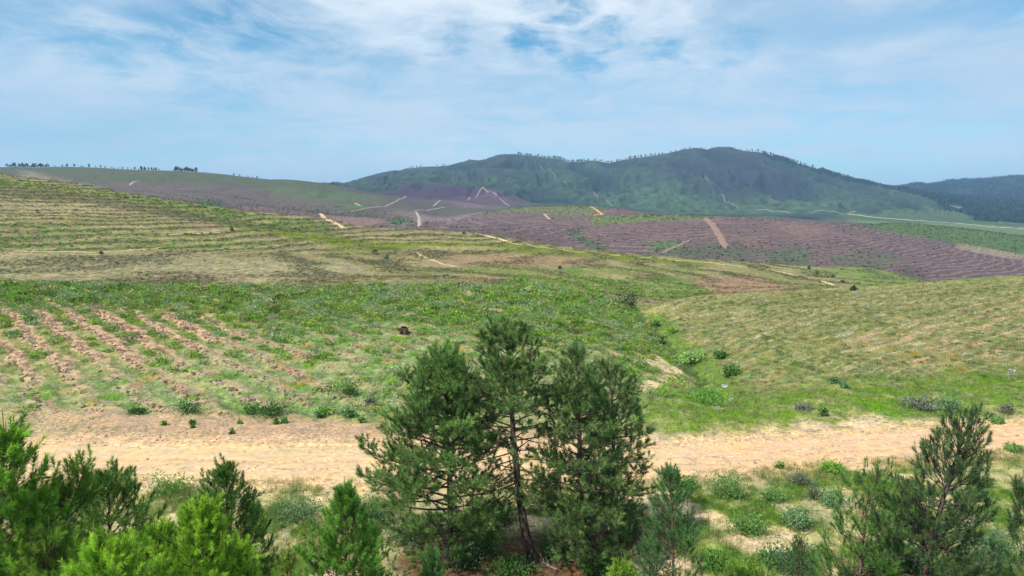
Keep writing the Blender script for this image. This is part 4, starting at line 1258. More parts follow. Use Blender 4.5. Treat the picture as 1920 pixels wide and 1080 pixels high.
def pine(name, label, spine, R, crown_from, prof, seed, cols=((.035, .075, .022), (.07, .125, .035)), r0=.16, whorl=.42, nb=(4, 6),
         elev=(-8, 50), dens=1.0, per=42, nl=.17, nw=.011, candles=0.0, mat=None, bark=None, dens_t=None, dead=0, sub_from=.3, shoot=.26, side_bias=None, cat='pine tree', group=None, lowcol=None, curl=.06, twig=True, upb=None, clump=1.0):
    clump = .62 if name == 'young_pine' else clump
    young = name == 'young_pine'
    upb = (.55 if young else .3) if upb is None else upb
    r = np.random.default_rng(seed)
    S = np.asarray(spine, float)
    gz = float(zat(S[0, 0], S[0, 1]))
    S[0, 2] = gz - .15
    S[-1, 2] -= .38          # the leader's needles reach this far above the stem
    seg = np.linalg.norm(np.diff(S, axis=0), axis=1); cs = np.concatenate([[0], np.cumsum(seg)]); H = cs[-1]
    tt = np.linspace(0, 1, 26)
    SP = np.stack([np.interp(tt * H, cs, S[:, i]) for i in range(3)], 1)
    for _ in range(2):
        SP[1:-1] = (SP[:-2] + 2 * SP[1:-1] + SP[2:]) / 4
    SP[2:-2, :2] += r.normal(0, .015, (22, 2)) * H / 8
    origin = SP[0].copy()
    tb = Tubes()
    rad = r0 * (1 - tt) ** .85 + .012; rad[0] *= 1.35; rad[1] *= 1.12
    tb.add(SP, rad, 9)
    pos = lambda t: np.array([np.interp(t, tt, SP[:, i]) for i in range(3)])
    sP, sD, sL, sT, sW = [], [], [], [], []
    lb = Tubes()
    c0, c1 = np.array(cols[0]), np.array(cols[1])

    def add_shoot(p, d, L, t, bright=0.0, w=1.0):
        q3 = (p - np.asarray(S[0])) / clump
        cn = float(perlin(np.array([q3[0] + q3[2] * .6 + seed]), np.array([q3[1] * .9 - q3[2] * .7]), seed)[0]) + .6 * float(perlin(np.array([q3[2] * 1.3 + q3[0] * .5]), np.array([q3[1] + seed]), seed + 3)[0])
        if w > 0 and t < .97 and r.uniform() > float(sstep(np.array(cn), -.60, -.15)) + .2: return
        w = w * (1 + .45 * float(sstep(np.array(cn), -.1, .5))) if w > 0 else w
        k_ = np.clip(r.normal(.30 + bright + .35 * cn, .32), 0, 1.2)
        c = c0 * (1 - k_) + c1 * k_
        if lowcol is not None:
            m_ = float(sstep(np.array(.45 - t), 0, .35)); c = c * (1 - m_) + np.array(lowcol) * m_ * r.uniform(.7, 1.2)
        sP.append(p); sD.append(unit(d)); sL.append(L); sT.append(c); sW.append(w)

    t = crown_from
    az0 = r.uniform(0, 6)
    while t < .985:
        ct = (t - crown_from) / (1 - crown_from)
        pr = prof(ct)
        nbr = int(r.integers(nb[0], nb[1] + 1))
        az0 += r.uniform(.5, 1.5)
        dn = dens if dens_t is None else dens * dens_t(ct)
        for b_ in range(nbr):
            az = az0 + b_ * 2 * math.pi / nbr + r.normal(0, .22)
            L = R * pr * r.uniform(.68, 1.12)
            if side_bias is not None:
                L *= 1 + side_bias[1] * math.cos(az - side_bias[0])
            if L < .12: continue
            el = R_(elev[0] + (elev[1] - elev[0]) * ct ** 1.2 + r.normal(0, 7))
            d = np.array([math.cos(az) * math.cos(el), math.sin(az) * math.cos(el), math.sin(el)])
            p = pos(min(1, t + r.normal(0, .006)))
            ns = max(5, int(L / .28)); st = L / ns
            Q = [p]
            bend = r.normal(0, .06)
            for q in range(ns):
                d = unit(d + np.array([-d[1] * bend, d[0] * bend, curl * (q / ns * 2 - .5)]) + r.normal(0, .045, 3))
                Q.append(Q[-1] + d * st)
            Q = np.array(Q)
            rb = (.010 + .013 * L) * (r0 / .16) ** .5
            lb.add(Q, np.linspace(rb, .004, len(Q)), 5)
            TQ = np.gradient(Q, axis=0)
            nsub = max(2, int(L / .20))
            for q in range(nsub):
                f = sub_from + (1 - sub_from) * (q + r.uniform(0, .8)) / nsub
                if f > .98: continue
                if r.uniform() > dn * (.55 + .6 * f): continue
                k_ = f * (len(Q) - 1); i = int(k_); pq = Q[i] + (Q[min(i + 1, len(Q) - 1)] - Q[i]) * (k_ - i)
                td = unit(TQ[i]); sidev = np.array([-td[1], td[0], 0]) * (1 if q % 2 else -1)
                sd_ = unit(td * r.uniform(.5, 1.0) + sidev * r.uniform(.5, 1.0) + np.array([0, 0, r.uniform(-.12, .45)]))
                sl = L * .34 * (1.15 - f * .55) * r.uniform(.6, 1.2) + .10
                m = 4
                W_ = [pq]
                dd_ = sd_
                for z_ in range(m):
                    dd_ = unit(dd_ + r.normal(0, .10, 3) + np.array([0, 0, .10]))
                    W_.append(W_[-1] + dd_ * sl / m)
                W_ = np.array(W_)
                if twig: lb.add(W_, np.linspace(.008, .003, m + 1), 3)
                add_shoot(W_[-1] - dd_ * shoot * .35, unit(dd_ + np.array([0, 0, upb])), shoot * (1.15 if young else 1), ct, .25)
                kk_ = int(round(sl / .22 * dn))
                for z_ in range(kk_):
                    f2 = r.uniform(.25, .95) * m; i2 = min(m - 1, int(f2)); pp = W_[i2] + (W_[i2 + 1] - W_[i2]) * (f2 - i2)
                    d3 = unit(dd_ * .6 + r.normal(0, .36 if young else .5, 3) + np.array([0, 0, upb]))
                    ln_ = r.uniform(.10, .28)
                    if twig: lb.add(np.array([pp, pp + d3 * ln_]), np.array([.005, .003]), 3)
                    add_shoot(pp + d3 * (ln_ - shoot * .3), d3, shoot * .9, ct)
            add_shoot(Q[-1] - d * shoot * .4, unit(d + np.array([0, 0, .25])), shoot * 1.1, ct, .2, 1.2)
            if candles and r.uniform() < candles:
                add_shoot(Q[-1] + d * .05, np.array([d[0] * .15, d[1] * .15, 1]), .30, 1, .5, -1)
        t += whorl / H * r.uniform(.75, 1.25) * (1 - .35 * ct)
    # leader
    for q in range(5):
        add_shoot(SP[-1] - np.array([0, 0, .12 * q]), np.array([r.normal(0, .2), r.normal(0, .2), 1]), shoot, 1, .2, 1.2)
    if candles:
        add_shoot(SP[-1], np.array([0, 0, 1.0]), .55, 1, .3, -1)
        for q in range(4):
            az = q * 1.57 + .4
            add_shoot(SP[-1] + np.array([math.cos(az) * .05, math.sin(az) * .05, -.1]), np.array([math.cos(az) * .35, math.sin(az) * .35, 1]), .34, 1, .4, -1)
    # bare dead limbs low on the trunk
    for q in range(dead):
        tq = r.uniform(.08, max(.12, crown_from + .15)); p = pos(tq); az = r.uniform(0, 6.28)
        L = r.uniform(.5, 1.0) * R * .75; el = r.uniform(-.35, .15)
        d = np.array([math.cos(az) * math.cos(el), math.sin(az) * math.cos(el), math.sin(el)])
        Q = [p]
        for z_ in range(7):
            d = unit(d + r.normal(0, .1, 3) + np.array([0, 0, -.03])); Q.append(Q[-1] + d * L / 7)
        Q = np.array(Q); lb.add(Q, np.linspace(.016, .003, 8), 4)
        for z_ in range(5):
            i = int(r.integers(2, 7)); d2 = unit(d + r.normal(0, .6, 3)); lb.add(np.array([Q[i], Q[i] + d2 * L * .22, Q[i] + d2 * L * .4 - np.array([0, 0, .05])]), np.array([.006, .004, .002]), 3)
    sP, sD, sL, sT, sW = map(np.array, (sP, sD, sL, sT, sW))
    cand = sW < 0
    nw = nw * 1.75
    V1, F1, C1 = needles(sP[~cand], sD[~cand], sL[~cand], sT[~cand], per * (.82 if young else .85) * np.abs(sW[~cand]), nl * (.85 if young else 1.0), nw, r, (64, 24) if young else (66, 22))
    if cand.any():
        V2, F2, C2 = needles(sP[cand], sD[cand], sL[cand], sT[cand] * np.array([1.25, 1.15, .9]), per * .9, nl * .38, nw * .8, r, (38, 8), 0)
        V1 = np.concatenate([V1, V2]); F1 = np.concatenate([F1, F2 + len(V1) - len(V2)]); C1 = np.concatenate([C1, C2])
        for p, d, L in zip(sP[cand], sD[cand], sL[cand]):
            lb.add(np.array([p, p + d * L * .9]), np.array([.012, .006]), 4)
    root = bpy.data.objects.new(name, None); col.objects.link(root); root.location = origin
    root.empty_display_size = .5
    setp(root, label, cat, group)
    o3 = origin[None]
    mt_ = raw_mesh('trunk', np.concatenate(tb.V) - o3, np.concatenate(tb.F), None, smooth=True)
    link('trunk', mt_, bark or M_BARK, root)
    ml = raw_mesh('branches', np.concatenate(lb.V) - o3, np.concatenate(lb.F), None, smooth=True)
    link('branches', ml, bark or M_BARK, root)
    mc = raw_mesh('crown', V1 - o3, F1, np.clip(C1, .008, .8))
    link('crown', mc, mat or M_NEEDLE, root)
    print(name, 'shoots', len(sP), 'needles', len(F1))
    return root


R_ = math.radians
full = lambda c: (.35 + .65 * min(1, c / .25)) * (1 - max(0, c - .3) / .7) ** .62 + .06
dome = lambda c: (.5 + .5 * min(1, c / .3)) * (1 - c ** 3.2) ** .8 + .05
cone = lambda c: (1 - c) ** .8 * .95 + .07
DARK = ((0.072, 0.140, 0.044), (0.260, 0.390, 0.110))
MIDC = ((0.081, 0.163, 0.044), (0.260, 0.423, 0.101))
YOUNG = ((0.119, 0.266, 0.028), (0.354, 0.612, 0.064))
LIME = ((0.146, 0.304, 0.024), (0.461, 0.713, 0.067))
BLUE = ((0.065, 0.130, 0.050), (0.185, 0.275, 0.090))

# the three tall pines and the one behind
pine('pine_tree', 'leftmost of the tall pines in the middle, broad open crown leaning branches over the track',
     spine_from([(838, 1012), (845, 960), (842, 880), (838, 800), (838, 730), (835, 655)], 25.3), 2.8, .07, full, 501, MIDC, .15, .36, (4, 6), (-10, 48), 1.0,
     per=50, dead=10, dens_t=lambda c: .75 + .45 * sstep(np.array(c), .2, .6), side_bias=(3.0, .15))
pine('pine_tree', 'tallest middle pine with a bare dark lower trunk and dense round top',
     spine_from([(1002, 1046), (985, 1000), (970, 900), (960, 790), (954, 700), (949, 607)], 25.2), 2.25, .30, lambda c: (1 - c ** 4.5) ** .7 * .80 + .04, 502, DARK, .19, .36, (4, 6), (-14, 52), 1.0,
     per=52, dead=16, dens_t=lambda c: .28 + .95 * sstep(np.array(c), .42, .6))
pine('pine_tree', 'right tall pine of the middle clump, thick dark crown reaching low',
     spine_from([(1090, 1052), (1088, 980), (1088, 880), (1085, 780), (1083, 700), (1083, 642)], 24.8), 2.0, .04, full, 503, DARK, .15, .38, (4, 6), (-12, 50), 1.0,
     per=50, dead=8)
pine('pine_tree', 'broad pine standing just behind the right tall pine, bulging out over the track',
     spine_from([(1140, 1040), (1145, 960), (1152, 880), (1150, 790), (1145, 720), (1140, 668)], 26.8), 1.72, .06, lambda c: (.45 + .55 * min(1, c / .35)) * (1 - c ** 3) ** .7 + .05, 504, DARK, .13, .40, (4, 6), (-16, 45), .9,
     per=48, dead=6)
# younger pines of the foreground
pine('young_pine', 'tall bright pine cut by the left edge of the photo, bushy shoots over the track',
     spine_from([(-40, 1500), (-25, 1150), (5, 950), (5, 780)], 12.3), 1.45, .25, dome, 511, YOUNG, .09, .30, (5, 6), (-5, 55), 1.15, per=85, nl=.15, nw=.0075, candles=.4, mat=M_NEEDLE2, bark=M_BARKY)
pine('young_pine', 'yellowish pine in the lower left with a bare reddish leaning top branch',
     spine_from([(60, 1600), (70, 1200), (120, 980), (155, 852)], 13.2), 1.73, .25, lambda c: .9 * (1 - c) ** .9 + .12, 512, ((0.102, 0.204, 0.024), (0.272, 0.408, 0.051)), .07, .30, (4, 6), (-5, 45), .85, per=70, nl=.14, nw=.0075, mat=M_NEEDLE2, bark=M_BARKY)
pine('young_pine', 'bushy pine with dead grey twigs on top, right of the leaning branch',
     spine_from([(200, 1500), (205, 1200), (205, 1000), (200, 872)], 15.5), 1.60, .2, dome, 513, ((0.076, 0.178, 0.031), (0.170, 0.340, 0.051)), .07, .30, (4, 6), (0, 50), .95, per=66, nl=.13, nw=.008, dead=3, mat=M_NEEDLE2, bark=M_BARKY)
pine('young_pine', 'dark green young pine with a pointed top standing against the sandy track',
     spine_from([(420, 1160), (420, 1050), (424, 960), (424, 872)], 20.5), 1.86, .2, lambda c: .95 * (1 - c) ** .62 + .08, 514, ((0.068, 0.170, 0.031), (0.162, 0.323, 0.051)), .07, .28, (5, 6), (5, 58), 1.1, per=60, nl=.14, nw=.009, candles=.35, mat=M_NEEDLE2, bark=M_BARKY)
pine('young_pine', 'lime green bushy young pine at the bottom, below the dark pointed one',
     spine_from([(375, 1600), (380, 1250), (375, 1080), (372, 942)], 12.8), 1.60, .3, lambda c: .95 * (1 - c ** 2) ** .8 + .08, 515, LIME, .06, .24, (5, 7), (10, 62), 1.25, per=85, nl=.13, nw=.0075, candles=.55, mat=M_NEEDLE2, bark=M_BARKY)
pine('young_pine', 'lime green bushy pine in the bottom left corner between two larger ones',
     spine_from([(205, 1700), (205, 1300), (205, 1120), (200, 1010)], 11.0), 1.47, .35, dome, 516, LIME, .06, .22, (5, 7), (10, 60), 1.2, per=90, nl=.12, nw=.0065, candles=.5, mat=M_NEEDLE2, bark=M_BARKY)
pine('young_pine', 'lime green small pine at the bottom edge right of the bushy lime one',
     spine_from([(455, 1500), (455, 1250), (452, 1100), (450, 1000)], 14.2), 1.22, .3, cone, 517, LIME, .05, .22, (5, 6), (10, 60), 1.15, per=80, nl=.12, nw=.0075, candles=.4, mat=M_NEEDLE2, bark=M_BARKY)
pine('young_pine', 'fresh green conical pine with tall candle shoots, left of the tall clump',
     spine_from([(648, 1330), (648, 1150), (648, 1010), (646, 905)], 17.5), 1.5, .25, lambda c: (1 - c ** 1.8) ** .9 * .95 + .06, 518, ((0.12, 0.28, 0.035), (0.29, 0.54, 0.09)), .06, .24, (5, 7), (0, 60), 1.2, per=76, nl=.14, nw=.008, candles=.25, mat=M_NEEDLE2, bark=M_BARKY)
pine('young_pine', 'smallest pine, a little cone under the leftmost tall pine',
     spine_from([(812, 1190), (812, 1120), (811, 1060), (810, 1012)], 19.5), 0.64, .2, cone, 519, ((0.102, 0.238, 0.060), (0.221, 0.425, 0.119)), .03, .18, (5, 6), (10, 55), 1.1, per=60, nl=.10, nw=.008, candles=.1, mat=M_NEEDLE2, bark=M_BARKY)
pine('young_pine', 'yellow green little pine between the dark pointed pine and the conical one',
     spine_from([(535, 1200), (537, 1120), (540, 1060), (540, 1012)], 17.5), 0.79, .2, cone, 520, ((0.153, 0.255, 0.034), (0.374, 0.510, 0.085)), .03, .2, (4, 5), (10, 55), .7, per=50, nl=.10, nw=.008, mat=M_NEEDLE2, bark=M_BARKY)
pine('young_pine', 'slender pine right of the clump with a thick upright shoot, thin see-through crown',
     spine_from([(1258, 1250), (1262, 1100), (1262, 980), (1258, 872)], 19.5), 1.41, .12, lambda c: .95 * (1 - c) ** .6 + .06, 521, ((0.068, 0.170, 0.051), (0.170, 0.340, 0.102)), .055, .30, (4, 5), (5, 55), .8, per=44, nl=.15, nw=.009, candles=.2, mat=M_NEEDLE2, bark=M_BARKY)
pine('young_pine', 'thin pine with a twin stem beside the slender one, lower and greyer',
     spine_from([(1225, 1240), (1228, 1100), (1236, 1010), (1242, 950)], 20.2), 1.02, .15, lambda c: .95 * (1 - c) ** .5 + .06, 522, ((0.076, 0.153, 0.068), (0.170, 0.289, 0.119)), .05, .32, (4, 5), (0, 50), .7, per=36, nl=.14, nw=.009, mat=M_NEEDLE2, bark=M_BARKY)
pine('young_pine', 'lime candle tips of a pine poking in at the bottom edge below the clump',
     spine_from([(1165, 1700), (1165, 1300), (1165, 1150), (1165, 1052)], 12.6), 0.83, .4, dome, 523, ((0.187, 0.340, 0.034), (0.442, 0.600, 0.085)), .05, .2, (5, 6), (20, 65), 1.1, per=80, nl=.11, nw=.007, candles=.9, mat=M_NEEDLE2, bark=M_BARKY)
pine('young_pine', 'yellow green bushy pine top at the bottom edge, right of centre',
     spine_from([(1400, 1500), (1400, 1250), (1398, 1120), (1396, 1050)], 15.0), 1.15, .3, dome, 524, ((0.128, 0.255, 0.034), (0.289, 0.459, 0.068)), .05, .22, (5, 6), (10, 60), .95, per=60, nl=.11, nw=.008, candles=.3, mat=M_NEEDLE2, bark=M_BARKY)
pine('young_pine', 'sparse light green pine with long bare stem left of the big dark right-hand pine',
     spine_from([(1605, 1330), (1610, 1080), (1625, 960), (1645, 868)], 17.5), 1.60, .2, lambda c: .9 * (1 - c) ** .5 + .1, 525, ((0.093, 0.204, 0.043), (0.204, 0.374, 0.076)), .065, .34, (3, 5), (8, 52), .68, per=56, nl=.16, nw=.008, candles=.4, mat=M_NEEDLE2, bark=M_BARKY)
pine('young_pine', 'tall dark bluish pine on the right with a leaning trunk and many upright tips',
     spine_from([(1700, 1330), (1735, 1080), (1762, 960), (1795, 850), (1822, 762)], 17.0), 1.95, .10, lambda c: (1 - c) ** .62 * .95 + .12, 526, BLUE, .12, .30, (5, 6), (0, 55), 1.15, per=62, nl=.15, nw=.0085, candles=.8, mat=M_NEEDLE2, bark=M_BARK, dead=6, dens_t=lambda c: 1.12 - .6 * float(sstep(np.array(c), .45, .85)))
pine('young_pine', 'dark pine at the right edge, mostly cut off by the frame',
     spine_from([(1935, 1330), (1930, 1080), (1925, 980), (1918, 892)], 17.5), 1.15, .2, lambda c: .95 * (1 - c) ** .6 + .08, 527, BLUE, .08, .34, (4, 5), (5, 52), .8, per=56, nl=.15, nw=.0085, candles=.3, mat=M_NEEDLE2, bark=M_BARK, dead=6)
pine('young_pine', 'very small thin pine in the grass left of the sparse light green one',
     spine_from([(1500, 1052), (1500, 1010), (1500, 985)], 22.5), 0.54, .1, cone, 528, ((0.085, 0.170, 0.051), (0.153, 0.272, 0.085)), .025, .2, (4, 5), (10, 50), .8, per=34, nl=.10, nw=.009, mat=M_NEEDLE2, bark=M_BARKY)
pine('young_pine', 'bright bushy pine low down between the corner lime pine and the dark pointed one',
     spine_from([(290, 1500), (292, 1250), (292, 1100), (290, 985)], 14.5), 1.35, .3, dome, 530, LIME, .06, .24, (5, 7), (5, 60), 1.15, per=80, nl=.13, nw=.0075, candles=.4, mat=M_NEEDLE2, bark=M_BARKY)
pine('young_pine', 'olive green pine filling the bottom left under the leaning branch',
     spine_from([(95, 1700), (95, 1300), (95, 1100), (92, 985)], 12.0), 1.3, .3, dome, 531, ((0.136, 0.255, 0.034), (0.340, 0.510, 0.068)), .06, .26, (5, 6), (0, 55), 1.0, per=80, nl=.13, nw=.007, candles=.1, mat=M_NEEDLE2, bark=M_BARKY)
# clods
print('pines', round(time.time() - T0, 1))
#PART4

# ------------------------------------------------------------------ shrubs that stand alone
def shrub(u, v, wpx, hpx, colr, seed, label, leaf=.085, n=700, name='shrub', cat='shrub', group=None, D=None, stems=True, var=.25, up=.5):
    if D is None:
        x_, D_ = raycast(u, v)
    else:
        x_, D_ = at(u, v, D)[0], D
    w = wpx / FPX * D_ * .5; h = hpx / FPX * D_
    colr = tuple(1.75 * q for q in colr)
    V, F, sh = leaf_dome(n, 1.0, seed, 1.0, .35, up)
    r = np.random.default_rng(seed)
    V = V.reshape(-1, 3, 3); c = V.mean(1, keepdims=True); q = V - c
    lump = 1 + .30 * np.sin(5 * np.arctan2(c[..., 1], c[..., 0]) + seed) * .6 + .2 * np.sin(c[..., 2] * 7 + seed)
    V = (c * lump[..., None] * np.array([w, w * .9, h]) + q * leaf * 1.2).reshape(-1, 3)
    V[:, 2] = np.maximum(V[:, 2], -.03)
    cc = np.repeat(np.array(colr)[None] * r.uniform(1 - var, 1 + var, (n, 1)) * (1 + r.normal(0, .06, (n, 3))), 3, 0)
    z_ = float(zat(x_, D_))
    me = raw_mesh(name, V, F, np.clip(cc, .006, .8))
    o = link(name, me, M_HEATH, loc=(x_, D_, z_ - .02))
    setp(o, label, cat, group)
    if stems:
        tb = Tubes()
        for k in range(6):
            az = r.uniform(0, 6.28); e_ = np.array([math.cos(az) * w * .75, math.sin(az) * w * .75, h * .85])
            tb.add(np.array([[0, 0, -.05], e_ * .35 + r.normal(0, .03, 3), e_]), np.array([.02, .014, .006]), 4)
        s_ = link('stems', tb.mesh('stems'), M_BARKY, o)
    return o


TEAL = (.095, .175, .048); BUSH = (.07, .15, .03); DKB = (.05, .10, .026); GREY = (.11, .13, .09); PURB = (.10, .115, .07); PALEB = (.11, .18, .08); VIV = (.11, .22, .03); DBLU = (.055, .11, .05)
SHR = [
    (1365, 930, 72, 34, TEAL, 'rounded blue green bush beside the track, the first right of the slender pine'),
    (1402, 1000, 66, 30, TEAL, 'blue green bush sprawling over pale sand below the rounded bush'),
    (1448, 940, 44, 22, TEAL, 'small blue green bush between the rounded bush and the greyish pair'),
    (1500, 908, 40, 17, PURB, 'greyish bush close under the track edge, upper of the two'),
    (1526, 934, 30, 20, PURB, 'greyish bush just below its twin near the track'),
    (1560, 948, 52, 24, PALEB, 'pale grey green bush left of the sparse pine'),
    (1494, 990, 58, 30, PALEB, 'pale leafed bush in the middle of the right-hand grass'),
    (1488, 1072, 100, 46, DBLU, 'largest blue green bush, low at the bottom edge right of centre'),
    (1440, 1062, 40, 34, TEAL, 'bush tucked against the left side of the large bottom bush'),
    (1560, 884, 46, 16, VIV, 'bright green low bush at the track edge'),
    (1462, 878, 15, 9, BUSH, 'tiny bush alone on the sandy track edge'),
    (1290, 915, 40, 18, BUSH, 'green bush behind the slender pine by the track'),
    (1340, 1065, 50, 30, BUSH, 'green bush at the bottom edge between slender pine and yellow pine'),
    (1545, 778, 16, 13, DKB, 'small round dark bush on the green bank beyond the track'),
    (1725, 766, 62, 22, GREY, 'wide grey bush on the green bank beyond the track'),
    (1780, 770, 50, 26, PALEB, 'pale green bush just right of the wide grey bush'),
    (1888, 776, 28, 18, PURB, 'grey green bush near the right edge beyond the track'),
    (1870, 793, 28, 10, TEAL, 'low green bush on the far verge near the right edge'),
    (1508, 764, 36, 9, GREY, 'flat grey bush on the bank left of the small round dark one'),
    (1900, 846, 34, 12, TEAL, 'low bush on the near verge at the right edge'),
    (258, 775, 34, 11, DKB, 'low dark bush at the foot of the ploughed rows, leftmost of the row foot bushes'),
    (352, 772, 40, 17, (.07, .14, .05), 'medium green bush at the foot of the ploughed rows'),
    (508, 778, 56, 22, DKB, 'large dark green bush at the foot of the left slope'),
    (470, 772, 36, 16, (.08, .17, .05), 'lighter green bush touching the left side of the large dark one'),
    (308, 797, 11, 7, VIV, 'tiny bright cushion plant on the bare verge, leftmost one'),
    (361, 797, 11, 8, BUSH, 'tiny dark green cushion plant on the bare verge'),
    (362, 803, 7, 4, BUSH, 'speck of a plant right below the dark green cushion plant'),
    (450, 793, 9, 6, VIV, 'tiny cushion plant on the verge below the large dark bush'),
    (435, 812, 9, 6, BUSH, 'tiny cushion plant alone in the middle of the bare verge'),
    (518, 795, 11, 9, BUSH, 'small tuft plant on the verge right of the large dark bush'),
    (534, 793, 13, 9, (.08, .17, .05), 'small tuft plant with a flat top right of its neighbour'),
    (600, 784, 14, 11, (.06, .13, .045), 'small dark bush at the verge top, left of the pair'),
    (606, 778, 30, 12, VIV, 'bright green bush at the foot of the slope'),
    (655, 782, 28, 14, (.06, .13, .045), 'dark bush at the foot of the slope left of the clump'),
    (679, 793, 14, 10, BUSH, 'small bush on the verge just left of the tall pine crown'),
    (696, 758, 26, 14, GREY, 'grey green rounded bush on the slope left of the tall pine'),
    (655, 740, 34, 18, DKB, 'dark bush higher on the slope left of the tall pines'),
    (1178, 573, 46, 24, (.022, .045, .022), 'large dark rounded bush at the head of the grassy gully'),
    (1352, 662, 26, 12, DKB, 'dark bush on the right bank of the gully'),
    (1326, 735, 72, 34, (.09, .20, .035), 'bright green bush filling the bottom of the gully'),
    (1300, 660, 52, 22, (.15, .25, .07), 'pale green bushes in the gully above the bright bush'),
    (1262, 614, 26, 10, VIV, 'green bush in the upper gully'),
    (1232, 598, 22, 10, (.05, .10, .03), 'dark green bush at the narrow top of the gully'),
    (1240, 622, 20, 12, DKB, 'dark bush halfway down the left side of the gully'),
    (1372, 690, 40, 16, (.07, .14, .035), 'green bush among the grey rocks of the gully'),
    (1565, 718, 22, 12, (.07, .14, .06), 'small blue green bush on the lower right slope'),
    (1583, 727, 16, 9, (.07, .14, .06), 'smaller bush just right of the blue green one on the slope'),
]
for i, (u, v, w, h, c, lab) in enumerate(SHR):
    near_ = v > 880
    shrub(u, v, w, h, c, 700 + i, lab, leaf=(.06 if near_ else .11 if v > 700 else .18), n=int((1900 if near_ else 700) * min(1.6, max(.25, w / 50))))
# dim understorey round the foot of the clump
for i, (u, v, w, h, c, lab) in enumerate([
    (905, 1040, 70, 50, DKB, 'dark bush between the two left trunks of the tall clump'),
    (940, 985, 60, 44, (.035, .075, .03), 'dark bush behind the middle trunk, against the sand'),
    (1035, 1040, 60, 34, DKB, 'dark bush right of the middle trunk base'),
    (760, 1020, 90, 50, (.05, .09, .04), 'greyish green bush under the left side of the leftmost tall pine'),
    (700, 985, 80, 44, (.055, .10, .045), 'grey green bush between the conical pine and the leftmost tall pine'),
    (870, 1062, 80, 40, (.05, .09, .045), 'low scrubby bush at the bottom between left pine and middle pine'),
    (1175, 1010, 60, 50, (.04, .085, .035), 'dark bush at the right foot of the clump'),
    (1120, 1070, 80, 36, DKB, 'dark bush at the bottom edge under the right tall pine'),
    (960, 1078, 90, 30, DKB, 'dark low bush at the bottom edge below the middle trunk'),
    (1850, 1060, 110, 70, DBLU, 'dark blue green leafy bush in the lower right corner'),
    (1720, 1075, 90, 50, DBLU, 'dark bush under the leaning bluish pine'),
    (560, 970, 120, 30, (.08, .14, .06), 'flat green bush across the grass left of the conical pine'),
    (320, 925, 100, 24, (.10, .17, .04), 'long low green bush on the near edge of the track'),
    (30, 1075, 120, 60, (.07, .12, .05), 'grey green bush low in the bottom left corner'),
]):
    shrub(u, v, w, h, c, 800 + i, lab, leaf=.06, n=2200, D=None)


# ------------------------------------------------------------------ rocks, stump, dead wood
def rock(u, v, wpx, seed, label):
    x_, D_ = raycast(u, v); w = wpx / FPX * D_ * .5
    r = np.random.default_rng(seed)
    import bmesh
    bm = bmesh.new()
    bmesh.ops.create_icosphere(bm, subdivisions=3, radius=1)
    off = r.uniform(0, 50)
    for vt in bm.verts:
        c = np.array(vt.co)
        f = 1 + .5 * float(perlin(c[0] * 1.4 + off, c[1] * 1.4 + c[2], 5)) + .2 * float(perlin(c[0] * 4 + off, c[2] * 4 + c[1], 6))
        f = round(f * 6) / 6 * .5 + f * .5
        vt.co = Vector((c[0] * f * w, c[1] * f * w * .8, c[2] * f * w * .6))
    me = bpy.data.meshes.new('rock'); bm.to_mesh(me); bm.free()
    o = link('rock', me, M_ROCK, loc=(x_, D_, float(zat(x_, D_)) + w * .15)); o.rotation_euler = (0, 0, r.uniform(0, 6))
    setp(o, label, 'rock', 'grey rocks in the gully')


for i, (u, v, w, lab) in enumerate([
    (1345, 741, 24, 'largest dark grey rock at the lower end of the gully'),
    (1335, 736, 12, 'small rock leaning on the left of the largest gully rock'),
    (1360, 708, 15, 'pale grey rock in the gully above the largest one'),
    (1372, 725, 10, 'small grey rock on the right bank above the largest gully rock'),
    (1380, 674, 11, 'highest grey rock in the gully'),
    (1357, 687, 7, 'tiny white rock between the pale rock and the highest one'),
    (1897, 697, 13, 'grey rock on the right slope near the frame edge'),
    (738, 752, 8, 'small grey stone beside the fork of dead wood'),
    (1450, 652, 8, 'small pale stone in the dry grass of the right slope'),
]):
    rock(u, v, w, 900 + i, lab)


def stump():
    x_, D_ = raycast(758, 628); z_ = float(zat(x_, D_))
    r = np.random.default_rng(5)
    root = bpy.data.objects.new('tree_stump', None); col.objects.link(root); root.location = (x_, D_, z_)
    setp(root, 'burnt dark tree stump with torn roots on the green left slope', 'stump')
    tb = Tubes()
    tb.add(np.array([[0, 0, -.1], [.03, 0, .25], [-.03, .02, .55], [0, 0, .72]]), np.array([.55, .46, .40, .30]), 12)
    link('stump_body', tb.mesh('stump_body'), M_CHAR, root)
    tb = Tubes()
    for k in range(11):
        az = r.uniform(0, 6.28); L = r.uniform(.45, .95); e_ = r.uniform(-.15, .75)
        p1 = np.array([math.cos(az) * .3, math.sin(az) * .3, .25]); p3 = np.array([math.cos(az) * L, math.sin(az) * L, .25 + e_ * L * .8])
        tb.add(np.array([p1, (p1 + p3) / 2 + r.normal(0, .07, 3), p3]), np.array([.13, .08, .025]), 6)
    link('roots', tb.mesh('roots'), M_CHAR, root)


stump()


